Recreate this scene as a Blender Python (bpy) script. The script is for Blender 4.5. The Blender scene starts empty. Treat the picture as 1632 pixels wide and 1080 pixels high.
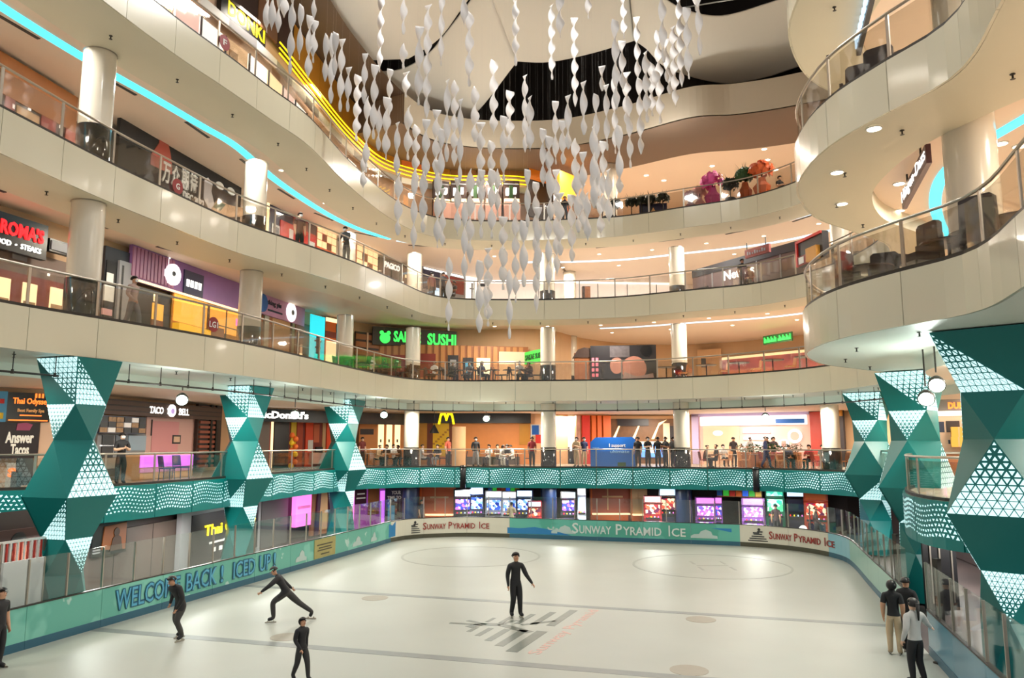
import bpy, bmesh, math, random
from mathutils import Vector, Matrix
R = random.Random(7)
PI = math.pi
C = bpy.context.scene.collection

# ------------------------------------------------------------------ camera
FPX, PITCH, EYE = 1220.0, math.atan(166 / 1220.0), 4.9
cd = bpy.data.cameras.new('camera'); cam = bpy.data.objects.new('camera', cd); C.objects.link(cam)
cd.sensor_fit = 'HORIZONTAL'; cd.sensor_width = 36; cd.lens = 36 * FPX / 1632
cd.clip_end = 300
cam.location = (0, 0, EYE); cam.rotation_euler = (PI / 2 + PITCH, 0, 0)
sc = bpy.context.scene; sc.camera = cam
sc.view_settings.view_transform = 'Standard'; sc.view_settings.look = 'None'
sc.view_settings.gamma = 1; sc.view_settings.use_curve_mapping = False
sc.view_settings.exposure = 0.3
sc.cycles.max_bounces = 6; sc.cycles.diffuse_bounces = 3; sc.cycles.glossy_bounces = 2
sc.cycles.transparent_max_bounces = 24; sc.cycles.transmission_bounces = 2
sc.cycles.use_denoising = True
sc.cycles.caustics_reflective = False; sc.cycles.caustics_refractive = False
sc.cycles.sample_clamp_indirect = 4

# ------------------------------------------------------------------ world: even, dim, warm mall light from the open side behind the camera
w = bpy.data.worlds.new('world'); sc.world = w; w.use_nodes = True
w.node_tree.nodes['Background'].inputs[0].default_value = (1.0, 0.98, 0.94, 1)
w.node_tree.nodes['Background'].inputs[1].default_value = 0.42

def lamp(kind, loc, energy, color, size=0.5, rot=(0, 0, 0), sy=None, spot=2.4):
    l = bpy.data.lights.new('lamp_or_fill', kind); l.energy = energy; l.color = color  # one name for fixture light and added fill alike
    if kind == 'AREA':
        l.size = size
        if sy: l.shape = 'RECTANGLE'; l.size_y = sy
    else: l.shadow_soft_size = size
    if kind == 'SPOT': l.spot_size = spot; l.spot_blend = 0.6
    o = bpy.data.objects.new('lamp_or_fill', l); C.objects.link(o); o.location = loc; o.rotation_euler = rot
    return o
WARM, NEUT, COOL = (1.0, .905, .775), (1.0, .975, .92), (.85, .95, 1.0)
# overhead fill added out of view, standing for roof floodlights above the ice
for x, y, e in ((-3, 16, 460), (3, 24, 460), (-2, 26.5, 430), (4, 10, 360)):
    lamp('AREA', (x, y, 23.2), e, NEUT, 1.1)

# unseen uplights added near the first-floor edge to brighten the fabric sails
for x, y, e in ((-5.8, 31, 230), (-2, 39.5, 260), (7.5, 37.5, 330), (7.0, 23.4, 330)):
    lamp('SPOT', (x, y, 19.6), e, NEUT, .3, (PI, 0, 0), None, 2.6)

# ------------------------------------------------------------------ projection helpers (layout measured on the photograph)
CP, SP = math.cos(PITCH), math.sin(PITCH)
def ray(px, py):
    x = (px - 816) / FPX; y = (540 - py) / FPX
    return Vector((x, CP - y * SP, SP + y * CP))
def at(px, py, Y):
    d = ray(px, py); return Vector((0, 0, EYE)) + d * (Y / d.y)
def atz(px, py, z):
    d = ray(px, py); return Vector((0, 0, EYE)) + d * ((z - EYE) / d.z)
def on_curve(px, py, poly):
    d = ray(px, py); best = None
    for a, b in zip(poly, poly[1:]):
        ex, ey = b[0] - a[0], b[1] - a[1]
        den = d.x * ey - d.y * ex
        if abs(den) < 1e-9: continue
        t = (a[0] * ey - a[1] * ex) / den
        s = (a[0] * d.y - a[1] * d.x) / den
        if t > 0 and -1e-6 <= s <= 1 + 1e-6 and (best is None or t < best): best = t
    if best is None: best = 40 / d.y
    return Vector((0, 0, EYE)) + d * best

def spline(ctrl, n=8):
    P = [Vector(c) for c in ctrl]; out = []
    for i in range(len(P) - 1):
        p0 = P[max(i - 1, 0)]; p1 = P[i]; p2 = P[i + 1]; p3 = P[min(i + 2, len(P) - 1)]
        for k in range(n):
            t = k / n
            out.append(0.5 * ((2 * p1) + (p2 - p0) * t + (2 * p0 - 5 * p1 + 4 * p2 - p3) * t * t + (3 * p1 - p0 - 3 * p2 + p3) * t ** 3))
    out.append(P[-1].copy()); return out
def resample(pts, step):
    L = [0]
    for a, b in zip(pts, pts[1:]): L.append(L[-1] + (b - a).length)
    n = max(1, round(L[-1] / step)); out = []; j = 0
    for k in range(n + 1):
        s = L[-1] * k / n
        while j < len(L) - 2 and L[j + 1] < s: j += 1
        t = (s - L[j]) / max(L[j + 1] - L[j], 1e-9)
        out.append(pts[j].lerp(pts[j + 1], min(max(t, 0), 1)))
    return out
def off_poly(pts, d):          # move a plan polyline sideways (positive = to the left of its direction)
    out = []
    for i, p in enumerate(pts):
        a = pts[max(i - 1, 0)]; b = pts[min(i + 1, len(pts) - 1)]
        t = (b - a); t = Vector((t.x, t.y)).normalized()
        out.append(Vector((p.x - t.y * d, p.y + t.x * d)))
    return out

# ------------------------------------------------------------------ materials
MATS = {}
def mat(name, col, rough=0.5, metal=0.0, emit=0.0, ecol=None, noise=0.0, nscale=3.0, coat=0.0, alpha=None, bump=0.0):
    if name in MATS: return MATS[name]
    m = bpy.data.materials.new(name); m.use_nodes = True; MATS[name] = m
    nt = m.node_tree; b = nt.nodes['Principled BSDF']
    c = (*col, 1)
    b.inputs['Base Color'].default_value = c
    b.inputs['Roughness'].default_value = rough; b.inputs['Metallic'].default_value = metal
    if coat: b.inputs['Coat Weight'].default_value = coat; b.inputs['Coat Roughness'].default_value = .08
    if emit:
        b.inputs['Emission Color'].default_value = (*(ecol or col), 1); b.inputs['Emission Strength'].default_value = emit
    if alpha is not None: b.inputs['Alpha'].default_value = alpha
    if noise or bump:
        tc = nt.nodes.new('ShaderNodeTexCoord'); nz = nt.nodes.new('ShaderNodeTexNoise')
        nz.inputs['Scale'].default_value = nscale; nz.inputs['Detail'].default_value = 4
        nt.links.new(tc.outputs['Object'], nz.inputs['Vector'])
        if noise:
            mx = nt.nodes.new('ShaderNodeMix'); mx.data_type = 'RGBA'
            mx.inputs[6].default_value = tuple(max(0, v * (1 - noise)) for v in col) + (1,)
            mx.inputs[7].default_value = tuple(min(1, v * (1 + noise)) for v in col) + (1,)
            nt.links.new(nz.outputs['Fac'], mx.inputs[0]); nt.links.new(mx.outputs[2], b.inputs['Base Color'])
        if bump:
            bp = nt.nodes.new('ShaderNodeBump'); bp.inputs['Strength'].default_value = bump
            nt.links.new(nz.outputs['Fac'], bp.inputs['Height']); nt.links.new(bp.outputs[0], b.inputs['Normal'])
    return m
def glass(name, tint=(.9, .95, .94), gloss=.07, haze=0.0):
    if name in MATS: return MATS[name]
    m = bpy.data.materials.new(name); m.use_nodes = True; MATS[name] = m
    nt = m.node_tree; nt.nodes.clear()
    o = nt.nodes.new('ShaderNodeOutputMaterial'); t = nt.nodes.new('ShaderNodeBsdfTransparent'); g = nt.nodes.new('ShaderNodeBsdfGlossy')
    t.inputs[0].default_value = (*tint, 1); g.inputs[0].default_value = (1, 1, 1, 1); g.inputs['Roughness'].default_value = .04
    mx = nt.nodes.new('ShaderNodeMixShader'); lw = nt.nodes.new('ShaderNodeLayerWeight'); lw.inputs[0].default_value = .25
    mr = nt.nodes.new('ShaderNodeMapRange'); mr.inputs[3].default_value = gloss; mr.inputs[4].default_value = .24
    nt.links.new(lw.outputs['Fresnel'], mr.inputs[0]); nt.links.new(mr.outputs[0], mx.inputs[0])
    last = t
    if haze:
        d = nt.nodes.new('ShaderNodeBsdfDiffuse'); d.inputs[0].default_value = (.75, .78, .76, 1)
        m2 = nt.nodes.new('ShaderNodeMixShader'); m2.inputs[0].default_value = haze
        nt.links.new(t.outputs[0], m2.inputs[1]); nt.links.new(d.outputs[0], m2.inputs[2]); last = m2
    nt.links.new(last.outputs[0], mx.inputs[1]); nt.links.new(g.outputs[0], mx.inputs[2]); nt.links.new(mx.outputs[0], o.inputs[0])
    return m
def S(r, g, b):                # 0-255 sRGB to linear
    f = lambda v: (v / 255 / 12.92) if v <= 10 else ((v / 255 + .055) / 1.055) ** 2.4
    return (f(r), f(g), f(b))
def glow(name, rgb, k): return mat(name, S(*rgb), .6, 0, k)

cream = mat('cream_gloss_cladding', S(218, 211, 187), .22, noise=.03, nscale=.6, coat=.25)
soffit_m = mat('cream_soffit_paint', S(224, 216, 192), .45, noise=.04, nscale=.4)
ceil_m = mat('peach_ceiling_paint', S(242, 221, 201), .55, noise=.03, nscale=.3)
steel = mat('brushed_steel', S(176, 168, 156), .32, .9)
darkmetal = mat('dark_metal', S(52, 47, 42), .45, .3)
black = mat('black_paint', S(18, 18, 20), .35)
blackgloss = mat('black_gloss_column_base', S(20, 22, 24), .12, coat=.4)
white = mat('white_paint', S(232, 230, 224), .5)
tile = mat('beige_floor_tile', S(196, 182, 164), .25, noise=.06, nscale=2)
railglass = glass('railing_glass', (.86, .84, .80), .06)
rinkglass = glass('rink_shield_glass', (.93, .96, .95), .05)
shopglass = glass('shop_glass', (.9, .9, .88), .05)
teal = mat('teal_panel_paint', S(0, 122, 120), .42, noise=.05, nscale=.8)
cyanled = glow('cyan_strip_light', (70, 214, 250), 1.6)
paleled = glow('pale_blue_strip_light', (186, 222, 246), 1.3)
lit_tri = glow('backlit_white_perforation', (200, 240, 242), .85)
downl = glow('downlight_lens', (255, 240, 214), 9)

# ------------------------------------------------------------------ mesh building
class MB:
    def __init__(s): s.v = []; s.f = []; s.mi = []; s.m = 0
    def add(s, vs, fs):
        o = len(s.v); s.v.extend([tuple(p) for p in vs]); s.f.extend([tuple(i + o for i in f) for f in fs]); s.mi.extend([s.m] * len(fs)); return s
    def box(s, c, d, rz=0.0):
        x, y, z = d[0] / 2, d[1] / 2, d[2] / 2; cs, sn = math.cos(rz), math.sin(rz); vs = []
        for k in (-z, z):
            for a, b in ((-x, -y), (x, -y), (x, y), (-x, y)):
                vs.append((c[0] + a * cs - b * sn, c[1] + a * sn + b * cs, c[2] + k))
        return s.add(vs, [(3, 2, 1, 0), (4, 5, 6, 7), (0, 1, 5, 4), (1, 2, 6, 5), (2, 3, 7, 6), (3, 0, 4, 7)])
    def bx(s, x0, x1, y0, y1, z0, z1): return s.box(((x0 + x1) / 2, (y0 + y1) / 2, (z0 + z1) / 2), (x1 - x0, y1 - y0, z1 - z0))
    def cyl(s, p, q, r, r2=None, n=10, caps=True):
        p = Vector(p); q = Vector(q); r2 = r if r2 is None else r2
        d = (q - p).normalized(); a = d.orthogonal().normalized(); b = d.cross(a)
        vs = [p + (a * math.cos(2 * PI * i / n) + b * math.sin(2 * PI * i / n)) * r for i in range(n)] + \
             [q + (a * math.cos(2 * PI * i / n) + b * math.sin(2 * PI * i / n)) * r2 for i in range(n)]
        fs = [(i, (i + 1) % n, n + (i + 1) % n, n + i) for i in range(n)]
        if caps: fs += [tuple(range(n - 1, -1, -1)), tuple(range(n, 2 * n))]
        return s.add(vs, fs)
    def tube(s, pts, r, n=6):
        for a, b in zip(pts, pts[1:]): s.cyl(a, b, r, r, n)
        return s
    def lathe(s, prof, n=16, c=(0, 0, 0)):
        vs = []; fs = []; m = len(prof)
        for i in range(n):
            t = 2 * PI * i / n
            for r, z in prof: vs.append((c[0] + r * math.cos(t), c[1] + r * math.sin(t), c[2] + z))
        for i in range(n):
            j = (i + 1) % n
            for k in range(m - 1): fs.append((i * m + k, j * m + k, j * m + k + 1, i * m + k + 1))
        return s.add(vs, fs)
    def ball(s, c, r, n=8, m=6, sq=(1, 1, 1)):
        vs = []; fs = []
        for j in range(m + 1):
            ph = PI * j / m
            for i in range(n):
                t = 2 * PI * i / n
                vs.append((c[0] + r * sq[0] * math.sin(ph) * math.cos(t), c[1] + r * sq[1] * math.sin(ph) * math.sin(t), c[2] - r * sq[2] * math.cos(ph)))
        for j in range(m):
            for i in range(n): fs.append((j * n + i, j * n + (i + 1) % n, (j + 1) * n + (i + 1) % n, (j + 1) * n + i))
        return s.add(vs, fs)
    def strip(s, A, B):        # quads between two point rows
        n = len(A); return s.add(list(A) + list(B), [(i, i + 1, n + i + 1, n + i) for i in range(n - 1)])
    def slab(s, P, z0, z1):    # vertical prism of polygon P
        n = len(P); vs = [(p[0], p[1], z0) for p in P] + [(p[0], p[1], z1) for p in P]
        return s.add(vs, [tuple(range(n - 1, -1, -1)), tuple(range(n, 2 * n))] + [(i, (i + 1) % n, n + (i + 1) % n, n + i) for i in range(n)])
    def prism(s, P, y0, y1):   # prism of an outline in the local XZ plane, thick along Y
        n = len(P); vs = [(p[0], y0, p[1]) for p in P] + [(p[0], y1, p[1]) for p in P]
        return s.add(vs, [tuple(range(n)), tuple(range(2 * n - 1, n - 1, -1))] + [(i, n + i, n + (i + 1) % n, (i + 1) % n) for i in range(n)])
    def mesh(s, name, mats, smooth=False):
        me = bpy.data.meshes.new(name); me.from_pydata(s.v, [], s.f)
        for m in (mats if isinstance(mats, (list, tuple)) else [mats]): me.materials.append(m)
        if any(s.mi): me.polygons.foreach_set('material_index', s.mi)
        if smooth: me.polygons.foreach_set('use_smooth', [True] * len(s.f))
        me.update(); return me
    def obj(s, name, mats, parent=None, smooth=False, loc=None, rz=0.0):
        return link(name, s.mesh(name, mats, smooth), parent, loc, rz)
def link(name, me, parent=None, loc=None, rz=0.0):
    o = bpy.data.objects.new(name, me); C.objects.link(o)
    if parent is not None: o.parent = parent
    if loc is not None: o.location = loc
    if rz: o.rotation_euler = (0, 0, rz)
    return o
def tag(o, label=None, cat=None, group=None, kind=None):
    if label: o['label'] = label
    if cat: o['category'] = cat
    if group: o['group'] = group
    if kind: o['kind'] = kind
    return o
def empty(name, loc=(0, 0, 0), rz=0.0, label=None, cat=None, group=None, kind=None):
    return tag(link(name, None, None, loc, rz), label, cat, group, kind)
def struct(o, label=None): o['kind'] = 'structure'; return tag(o, label)
def copy_tree(o, parent=None):
    c = o.copy(); C.objects.link(c)
    if parent is not None: c.parent = parent
    for ch in KIDS(o): copy_tree(ch, c)
    return c
def KIDS(o): return [c for c in o.children]

# ------------------------------------------------------------------ lettering
TXT = {}
def text_mesh(s, bold=0.0, extrude=.02, spacing=1.0, shear=0.0):
    k = (s, bold, spacing, shear)
    if k in TXT: return TXT[k]
    cu = bpy.data.curves.new('lettering', 'FONT'); cu.body = s; cu.extrude = extrude; cu.offset = bold; cu.space_character = spacing; cu.shear = shear
    cu.align_x = 'LEFT'; cu.resolution_u = 2
    o = bpy.data.objects.new('lettering', cu); C.objects.link(o)
    bpy.context.view_layer.update()
    me = bpy.data.meshes.new_from_object(o.evaluated_get(bpy.context.evaluated_depsgraph_get()))
    bpy.data.objects.remove(o)
    xs = [v.co.x for v in me.vertices] or [0, 1]; ys = [v.co.y for v in me.vertices] or [0, 1]
    x0, x1, y0, y1 = min(xs), max(xs), min(ys), max(ys)
    for v in me.vertices: v.co = ((v.co.x - x0) / max(x1 - x0, 1e-6), (v.co.y - y0) / max(y1 - y0, 1e-6), v.co.z)
    TXT[k] = me; return me
def lettering(s, m, rect, parent, bold=.01, depth=.03, y=0.0, name='lettering', spacing=1.0, shear=0.0):
    """writing on the local front (-Y) of parent; rect = x0, x1, z0, z1 in the parent's local metres"""
    me = text_mesh(s, bold, .02, spacing, shear).copy(); me.materials.clear(); me.materials.append(m)
    x0, x1, z0, z1 = rect
    for v in me.vertices: v.co = (x0 + v.co.x * (x1 - x0), y - .004 - (v.co.z + .02) / .04 * depth, z0 + v.co.y * (z1 - z0))
    return link(name, me, parent)

def frame_obj(name, p0, p1, z, me=None):
    """object whose local x runs p0 -> p1 (as seen from the atrium), local -y faces the viewer"""
    o = link(name, me); o.location = (p0[0], p0[1], z); o.rotation_euler = (0, 0, math.atan2(p1[1] - p0[1], p1[0] - p0[0])); return o
def zpix(px, py, pt):          # height at which plan point pt is seen at picture row py
    d = ray(px, py); return EYE + d.z * (pt[1] / d.y)
# ------------------------------------------------------------------ plan curves (metres; camera at the origin looking along +Y)
RIGHT_E = [(12, 37.5), (13.8, 34.8), (14.5, 31.5), (14.2, 28.3), (13, 25.7), (11.2, 24.1), (9.2, 22.4), (7.8, 20.1), (7.35, 18.2), (7.35, 16.6),
           (7.75, 15.1), (8.2, 13.8), (8.15, 12.7), (7.6, 11), (7.0, 9), (6.6, 5.5)]
RIGHT_B = [(19, 52), (21.5, 46), (21, 36), (20, 30), (19, 26.5), (18.5, 24.5), (18, 23), (17.5, 21), (17, 18.5), (17, 16.5), (17, 15), (17, 13.5), (17, 12.5),
           (17, 11), (17, 9), (17, 5.5)]
E1 = [(-14.2, 9.5), (-13.3, 14.5), (-12.5, 18.2), (-11.2, 21.3), (-10.1, 23.9), (-9.1, 27), (-8.3, 30.7), (-7.5, 34.7), (-6.3, 39.3), (-5, 41.6), (-2.9, 42.4), (0, 42.3), (3, 42.1), (6, 41.6), (9.2, 40)] + RIGHT_E
B1 = [(-18.6, 9), (-17.7, 14.3), (-16.8, 18.8), (-15.6, 23.2), (-14.7, 26.5), (-13.8, 30), (-13, 34), (-12.3, 39.5), (-10, 45), (-6.5, 48.2), (-3, 48.8), (2, 48.8), (5, 53), (9, 56), (14, 56)] + RIGHT_B
EG = [(-13.2, 9.5), (-12.7, 13.8), (-12.1, 17.1), (-11.5, 20.5), (-10.9, 23), (-9.95, 26.5), (-8.6, 29.3), (-7.0, 32.8), (-5.6, 37), (-4.5, 40.2), (-2.9, 41.5), (0, 41.8), (3, 41.6), (6, 40.9), (9.0, 39.2)] + RIGHT_E
BG = [(-17.6, 9), (-17, 13.8), (-16.3, 17.8), (-15.6, 22.2), (-15, 25.6), (-14.4, 29.5), (-13.4, 33.5), (-12, 38.5), (-10, 44), (-7.5, 50), (-3, 55), (2, 56), (5, 56), (9, 56), (14, 56)] + RIGHT_B
EF = [(-11.7, 9.5), (-11.3, 13.8), (-10.6, 18), (-9.9, 21), (-9.2, 23.2), (-8.5, 25.6), (-7.8, 28), (-7.2, 32.8), (-6.1, 37.8), (-4.7, 40.6), (-2.9, 41.6), (0, 41.8), (3, 41.5), (6, 40.9), (9.0, 39.3)] + RIGHT_E
BF = [(-14.1, 9.2), (-13.7, 14), (-13.0, 18.6), (-12.2, 21.9), (-11.5, 24.2), (-10.8, 26.7), (-10.1, 29), (-9.6, 33.4), (-8.9, 38.8), (-7.6, 43), (-4, 45.6), (1.5, 46.4), (5, 54), (9, 56), (14, 56)] + RIGHT_B
E2 = [(-18, 18.5), (-15.2, 22.2), (-12.8, 24.8), (-11.7, 28.6), (-10.9, 33), (-9.9, 38), (-8.5, 42), (-6, 44), (-2.9, 44.2), (0, 43.7), (6.4, 42.9), (10, 42), (13.3, 40.6), (15.6, 37.8),
      (16.4, 34.5), (15.6, 30.5), (14, 26.5), (12, 23.6), (10.9, 21.5), (10.35, 19.8), (10.3, 18.4), (10.9, 17.2), (11.9, 15.8), (12.2, 13.4), (12.2, 9)]
B2 = [(-26, 19.5), (-22, 24), (-17.6, 27.5), (-16.6, 31.5), (-15.8, 36.5), (-14.5, 42.5), (-12, 47), (-7.5, 50.2), (-3.5, 50.6), (1.5, 50.8), (7.5, 53), (13, 52), (18.5, 48), (21, 43),
      (22.5, 37), (22, 32), (21, 28), (20, 25), (19, 22.5), (18.5, 20), (18.4, 18.4), (18.2, 17.2), (18, 16), (17.5, 13.5), (17, 9)]
E0 = [(-11.6, 14.5), (-10.9, 20.4), (-9.4, 26), (-8.6, 30), (-7.3, 35), (-6.4, 38.5), (-5.2, 41.6), (-2, 42.4), (2, 41.6), (6, 40.4), (11, 39), (14.4, 36.5), (15, 33), (13.6, 28), (12, 22.5), (10.6, 17.5), (9, 12)]
B0 = [(-15.5, 13.5), (-14.6, 19.5), (-13.3, 25.5), (-12.8, 30.5), (-12.3, 36), (-11, 42), (-8.5, 47.5), (-3, 49), (3, 49.2), (8, 48.4), (14, 46.5), (18.5, 43), (19.5, 37), (18.5, 31), (16.3, 25), (14.5, 19), (13, 12)]
Z2, Z1, ZG, ZF, ZT = 3.54, 8.3, 12.75, 17.25, 21.7
CV = {}
for k, e, b in (('2', E2, B2), ('1', E1, B1), ('G', EG, BG), ('F', EF, BF), ('0', E0, B0)):
    CV[k] = (spline(e), spline(b))
def along(k, d):               # plan row at distance d from the balcony edge towards the shop wall
    return [e + (b - e).normalized() * d for e, b in zip(*CV[k])]
def lift(row, z): return [(p[0], p[1], z) for p in row]
def cut(row, x0, x1): return row[max(0, x0):min(len(row), x1)]

# ------------------------------------------------------------------ floors, soffits, ceilings, shop walls
wall_cols = {'2': S(214, 170, 128), '1': S(206, 168, 128), 'G': S(240, 224, 208), 'F': S(226, 190, 160)}
def level(k, z, below, zb, sof, cei, hf=1.1, rise=.5, sw=2.1):
    """slab of level k (floor on top, soffit and raised ceiling underneath, over the level `below`)"""
    E, B = CV[k]
    struct(MB().strip(lift(E, z), lift(B, z)).obj('floor', tile))
    I = along(k, sw); zs = z - hf
    m = MB(); m.strip(lift(I, zs), lift(E, zs)); m.m = 1; m.strip(lift(I, zs), lift(I, zs + rise)).strip(lift(E, zs), lift(E, z))
    struct(m.obj('ceiling', [sof, pale_soffit if k == '1' else soffit_m]))
    if below is not None:
        W = CV[below][1]; n = min(len(W), len(B))
        struct(MB().strip(lift([I[i] for i in range(len(I))], zs + rise), lift([b + (b - e).normalized() * 9 for e, b in zip(E, B)], zs + rise)).obj('ceiling', cei))
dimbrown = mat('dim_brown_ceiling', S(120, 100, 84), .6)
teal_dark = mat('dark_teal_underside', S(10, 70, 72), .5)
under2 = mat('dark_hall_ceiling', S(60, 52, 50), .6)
pale_soffit = mat('pale_green_white_soffit', S(228, 234, 222), .45)
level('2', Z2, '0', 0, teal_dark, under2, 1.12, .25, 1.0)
level('1', Z1, '2', Z2, pale_soffit, ceil_m, 1.1, -.38, 3.3)
level('G', ZG, '1', Z1, soffit_m, ceil_m)
level('F', ZF, 'G', ZG, soffit_m, ceil_m)
def walls(k, z0, z1, names):
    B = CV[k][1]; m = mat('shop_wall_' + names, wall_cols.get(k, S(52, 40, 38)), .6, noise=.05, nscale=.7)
    n = len(B); a, b = int(n * .34), int(n * .56)
    for nm, r in (('wall_left', (0, a + 1)), ('wall_back', (a, b + 1)), ('wall_right', (b, n))):
        row = B[r[0]:r[1]]; struct(MB().strip(lift(row, z0), lift(row, z1)).obj(nm, m))
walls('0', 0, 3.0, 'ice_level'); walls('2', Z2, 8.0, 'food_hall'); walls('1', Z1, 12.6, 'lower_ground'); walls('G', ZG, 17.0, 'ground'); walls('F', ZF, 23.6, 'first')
# top storey: dim brown soffit over the first floor, white curved beam on its edge, dark roof above
TE = spline([(-11.7, 9.5), (-11.3, 13.8), (-10.6, 18), (-9.9, 21), (-9.2, 23.2), (-8.5, 25.6), (-7.8, 28), (-7.2, 32.4), (-6.0, 37.4), (-4.6, 40.4), (-2.5, 41.6), (0, 41.9), (3, 41.6), (6.2, 39.9), (9.2, 37.7)]
            + [(11.5, 37.3), (14, 36.3), (16.5, 34.5), (17, 31), (16, 28), (14, 25.7), (11.2, 24.1), (9.2, 22.4), (7.8, 20.1), (7.35, 18.2), (7.35, 16.6), (7.75, 15.1), (8.2, 13.8), (8.15, 12.7), (7.6, 11), (6.8, 5.5)])
n7 = len(TE); TB = CV['F'][1]; TB = [TB[min(len(TB) - 1, i)] for i in range(n7)]
TI = [e + (b - e).normalized() * min(5.2, (b - e).length) for e, b in zip(TE, TB)]
kL = 66
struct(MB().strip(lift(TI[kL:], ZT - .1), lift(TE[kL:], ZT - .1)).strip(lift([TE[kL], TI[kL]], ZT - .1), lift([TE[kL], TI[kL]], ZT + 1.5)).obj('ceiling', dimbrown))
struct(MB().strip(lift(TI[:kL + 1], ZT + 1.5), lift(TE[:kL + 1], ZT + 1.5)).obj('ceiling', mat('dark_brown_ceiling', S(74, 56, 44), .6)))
struct(MB().strip(lift([b + (b - e).normalized() * 9 for e, b in zip(TE, TB)], ZT - .08), lift(TI, ZT - .08)).obj('ceiling', ceil_m))
m = MB(); m.strip(lift(TE[kL:], ZT - .1), lift(TE[kL:], ZT + 1.55)); T2 = off_poly(TE[kL:], .12); m.strip(lift(T2, ZT - .1), lift(T2, ZT + 1.55)).strip(lift(TE[kL:], ZT + 1.55), lift(T2, ZT + 1.55)).strip(lift(TE[kL:], ZT - .1), lift(T2, ZT - .1))
struct(m.obj('trim_1', mat('cream_beam_paint', S(214, 200, 178), .45)))
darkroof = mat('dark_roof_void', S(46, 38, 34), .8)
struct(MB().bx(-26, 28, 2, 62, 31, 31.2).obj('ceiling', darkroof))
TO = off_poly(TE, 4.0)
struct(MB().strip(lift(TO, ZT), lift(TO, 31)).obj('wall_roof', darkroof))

# ------------------------------------------------------------------ cream fascia panels and glass railings
def curved_panel(pts, z0, z1, th):
    o = off_poly(pts, th); m = MB(); n = len(pts)
    A, B_ = lift(pts, z0), lift(pts, z1); c, d = lift(o, z0), lift(o, z1)
    m.strip(A, B_).strip(d, c).strip(B_, d).strip(c, A)
    for i in (0, n - 1): m.add([A[i], B_[i], d[i], c[i]], [(0, 1, 2, 3) if i == 0 else (3, 2, 1, 0)])
    return m
def shrink(pts, g):
    a = pts[0] + (pts[1] - pts[0]).normalized() * g; b = pts[-1] + (pts[-2] - pts[-1]).normalized() * g
    return [a] + pts[1:-1] + [b]
def fascia(k, z, label, step=1.95):
    E = resample(CV[k][0], step / 4); n = (len(E) - 1) // 4
    root = empty('balcony_fascia', (0, 0, 0), 0, label, None, None, 'structure')
    for i in range(n):
        seg = shrink(E[4 * i:4 * i + 5], .008)
        curved_panel(off_poly(seg, -.06), z - 1.1, z - .01, .055).obj('panel', cream, root)
    return E, n
def railing(k, z, E, n, label, sub=4, h=1.06):
    root = empty('glass_railing', (0, 0, 0), 0, label, 'railing')
    P = off_poly(E, .05)
    sh = MB(); sh.strip(lift(off_poly(E, -.02), z), lift(off_poly(E, -.02), z + .075)).strip(lift(off_poly(E, .1), z + .075), lift(off_poly(E, .1), z)).strip(lift(off_poly(E, -.02), z + .075), lift(off_poly(E, .1), z + .075))
    sh.obj('rail_shoe', darkmetal, root)
    hr = MB(); hr.tube(lift(P, z + h), .033, 8); hr.obj('handrail', steel, root)
    for i in range(n):
        p = P[sub * i]; q = P[sub * i + 1]; a = math.atan2(q.y - p.y, q.x - p.x)
        MB().box((0, 0, h / 2), (.075, .03, h)).obj('post', steel, root, False, (p.x, p.y, z), a)
        seg = shrink(P[sub * i:sub * i + sub + 1], .05)
        curved_panel(seg, z + .07, z + h - .1, .012).obj('glass_pane', railglass, root)
FAS = {}
for k, z, la, lb in (('1', Z1, 'cream panelled fascia of the lowest balcony ring', 'glass and steel railing on the lowest cream balcony ring'),
                     ('G', ZG, 'cream panelled fascia of the middle balcony ring', 'glass and steel railing on the middle cream balcony ring'),
                     ('F', ZF, 'cream panelled fascia of the topmost balcony ring', 'glass and steel railing on the topmost cream balcony ring')):
    E, n = fascia(k, z, la); railing(k, z, E, n, lb); FAS[k] = (E, n)

# ------------------------------------------------------------------ backlit teal band of the concourse over the rink
E2r = resample(CV['2'][0], .5); n2 = (len(E2r) - 1) // 4
root = empty('concourse_fascia', (0, 0, 0), 0, 'teal perforated backlit fascia around the concourse above the ice', None, None, 'structure')
for i in range(n2):
    seg = shrink(E2r[4 * i:4 * i + 5], .012)
    pn = curved_panel(off_poly(seg, -.08), Z2 - 1.12, Z2 - .01, .07).obj('perforated_panel', teal, root)
    L = sum((b - a).length for a, b in zip(seg, seg[1:]))
    f0 = off_poly(seg, -.088); m = MB()
    sp = .135; cols = int(L / sp); rows = 7
    for r in range(rows):
        for c in range(cols):
            u = (c + .5 + .5 * (r % 2)) / (cols + .5)
            t = u * 4; j = min(3, int(t)); p = f0[j].lerp(f0[j + 1], t - j); d = (f0[j + 1] - f0[j]).normalized()
            s_ = i * 2.0 + u * 2.0
            zz = Z2 - .14 - r * .118 + .05 * math.sin(s_ * 3.1)
            lower = Z2 - .93 + .05 * math.sin(s_ * 3.1 + .6)
            if zz < lower: continue
            g = .5 + .5 * math.sin(s_ * 1.7 + r * .35); w_, h_ = .042 + .012 * g, .02 + .014 * g
            if (r + c) % 2: vs = [(-w_, -h_), (w_, -h_), (0, h_ * 1.4)]
            else: vs = [(-w_, h_), (0, -h_ * 1.4), (w_, h_)]
            m.add([(p.x + d.x * a, p.y + d.y * a, zz + b) for a, b in vs], [(0, 1, 2)] if (r + c) % 2 else [(0, 1, 2)])
    tag(m.obj('lit_perforation', lit_tri, pn), kind='stuff')
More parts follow.
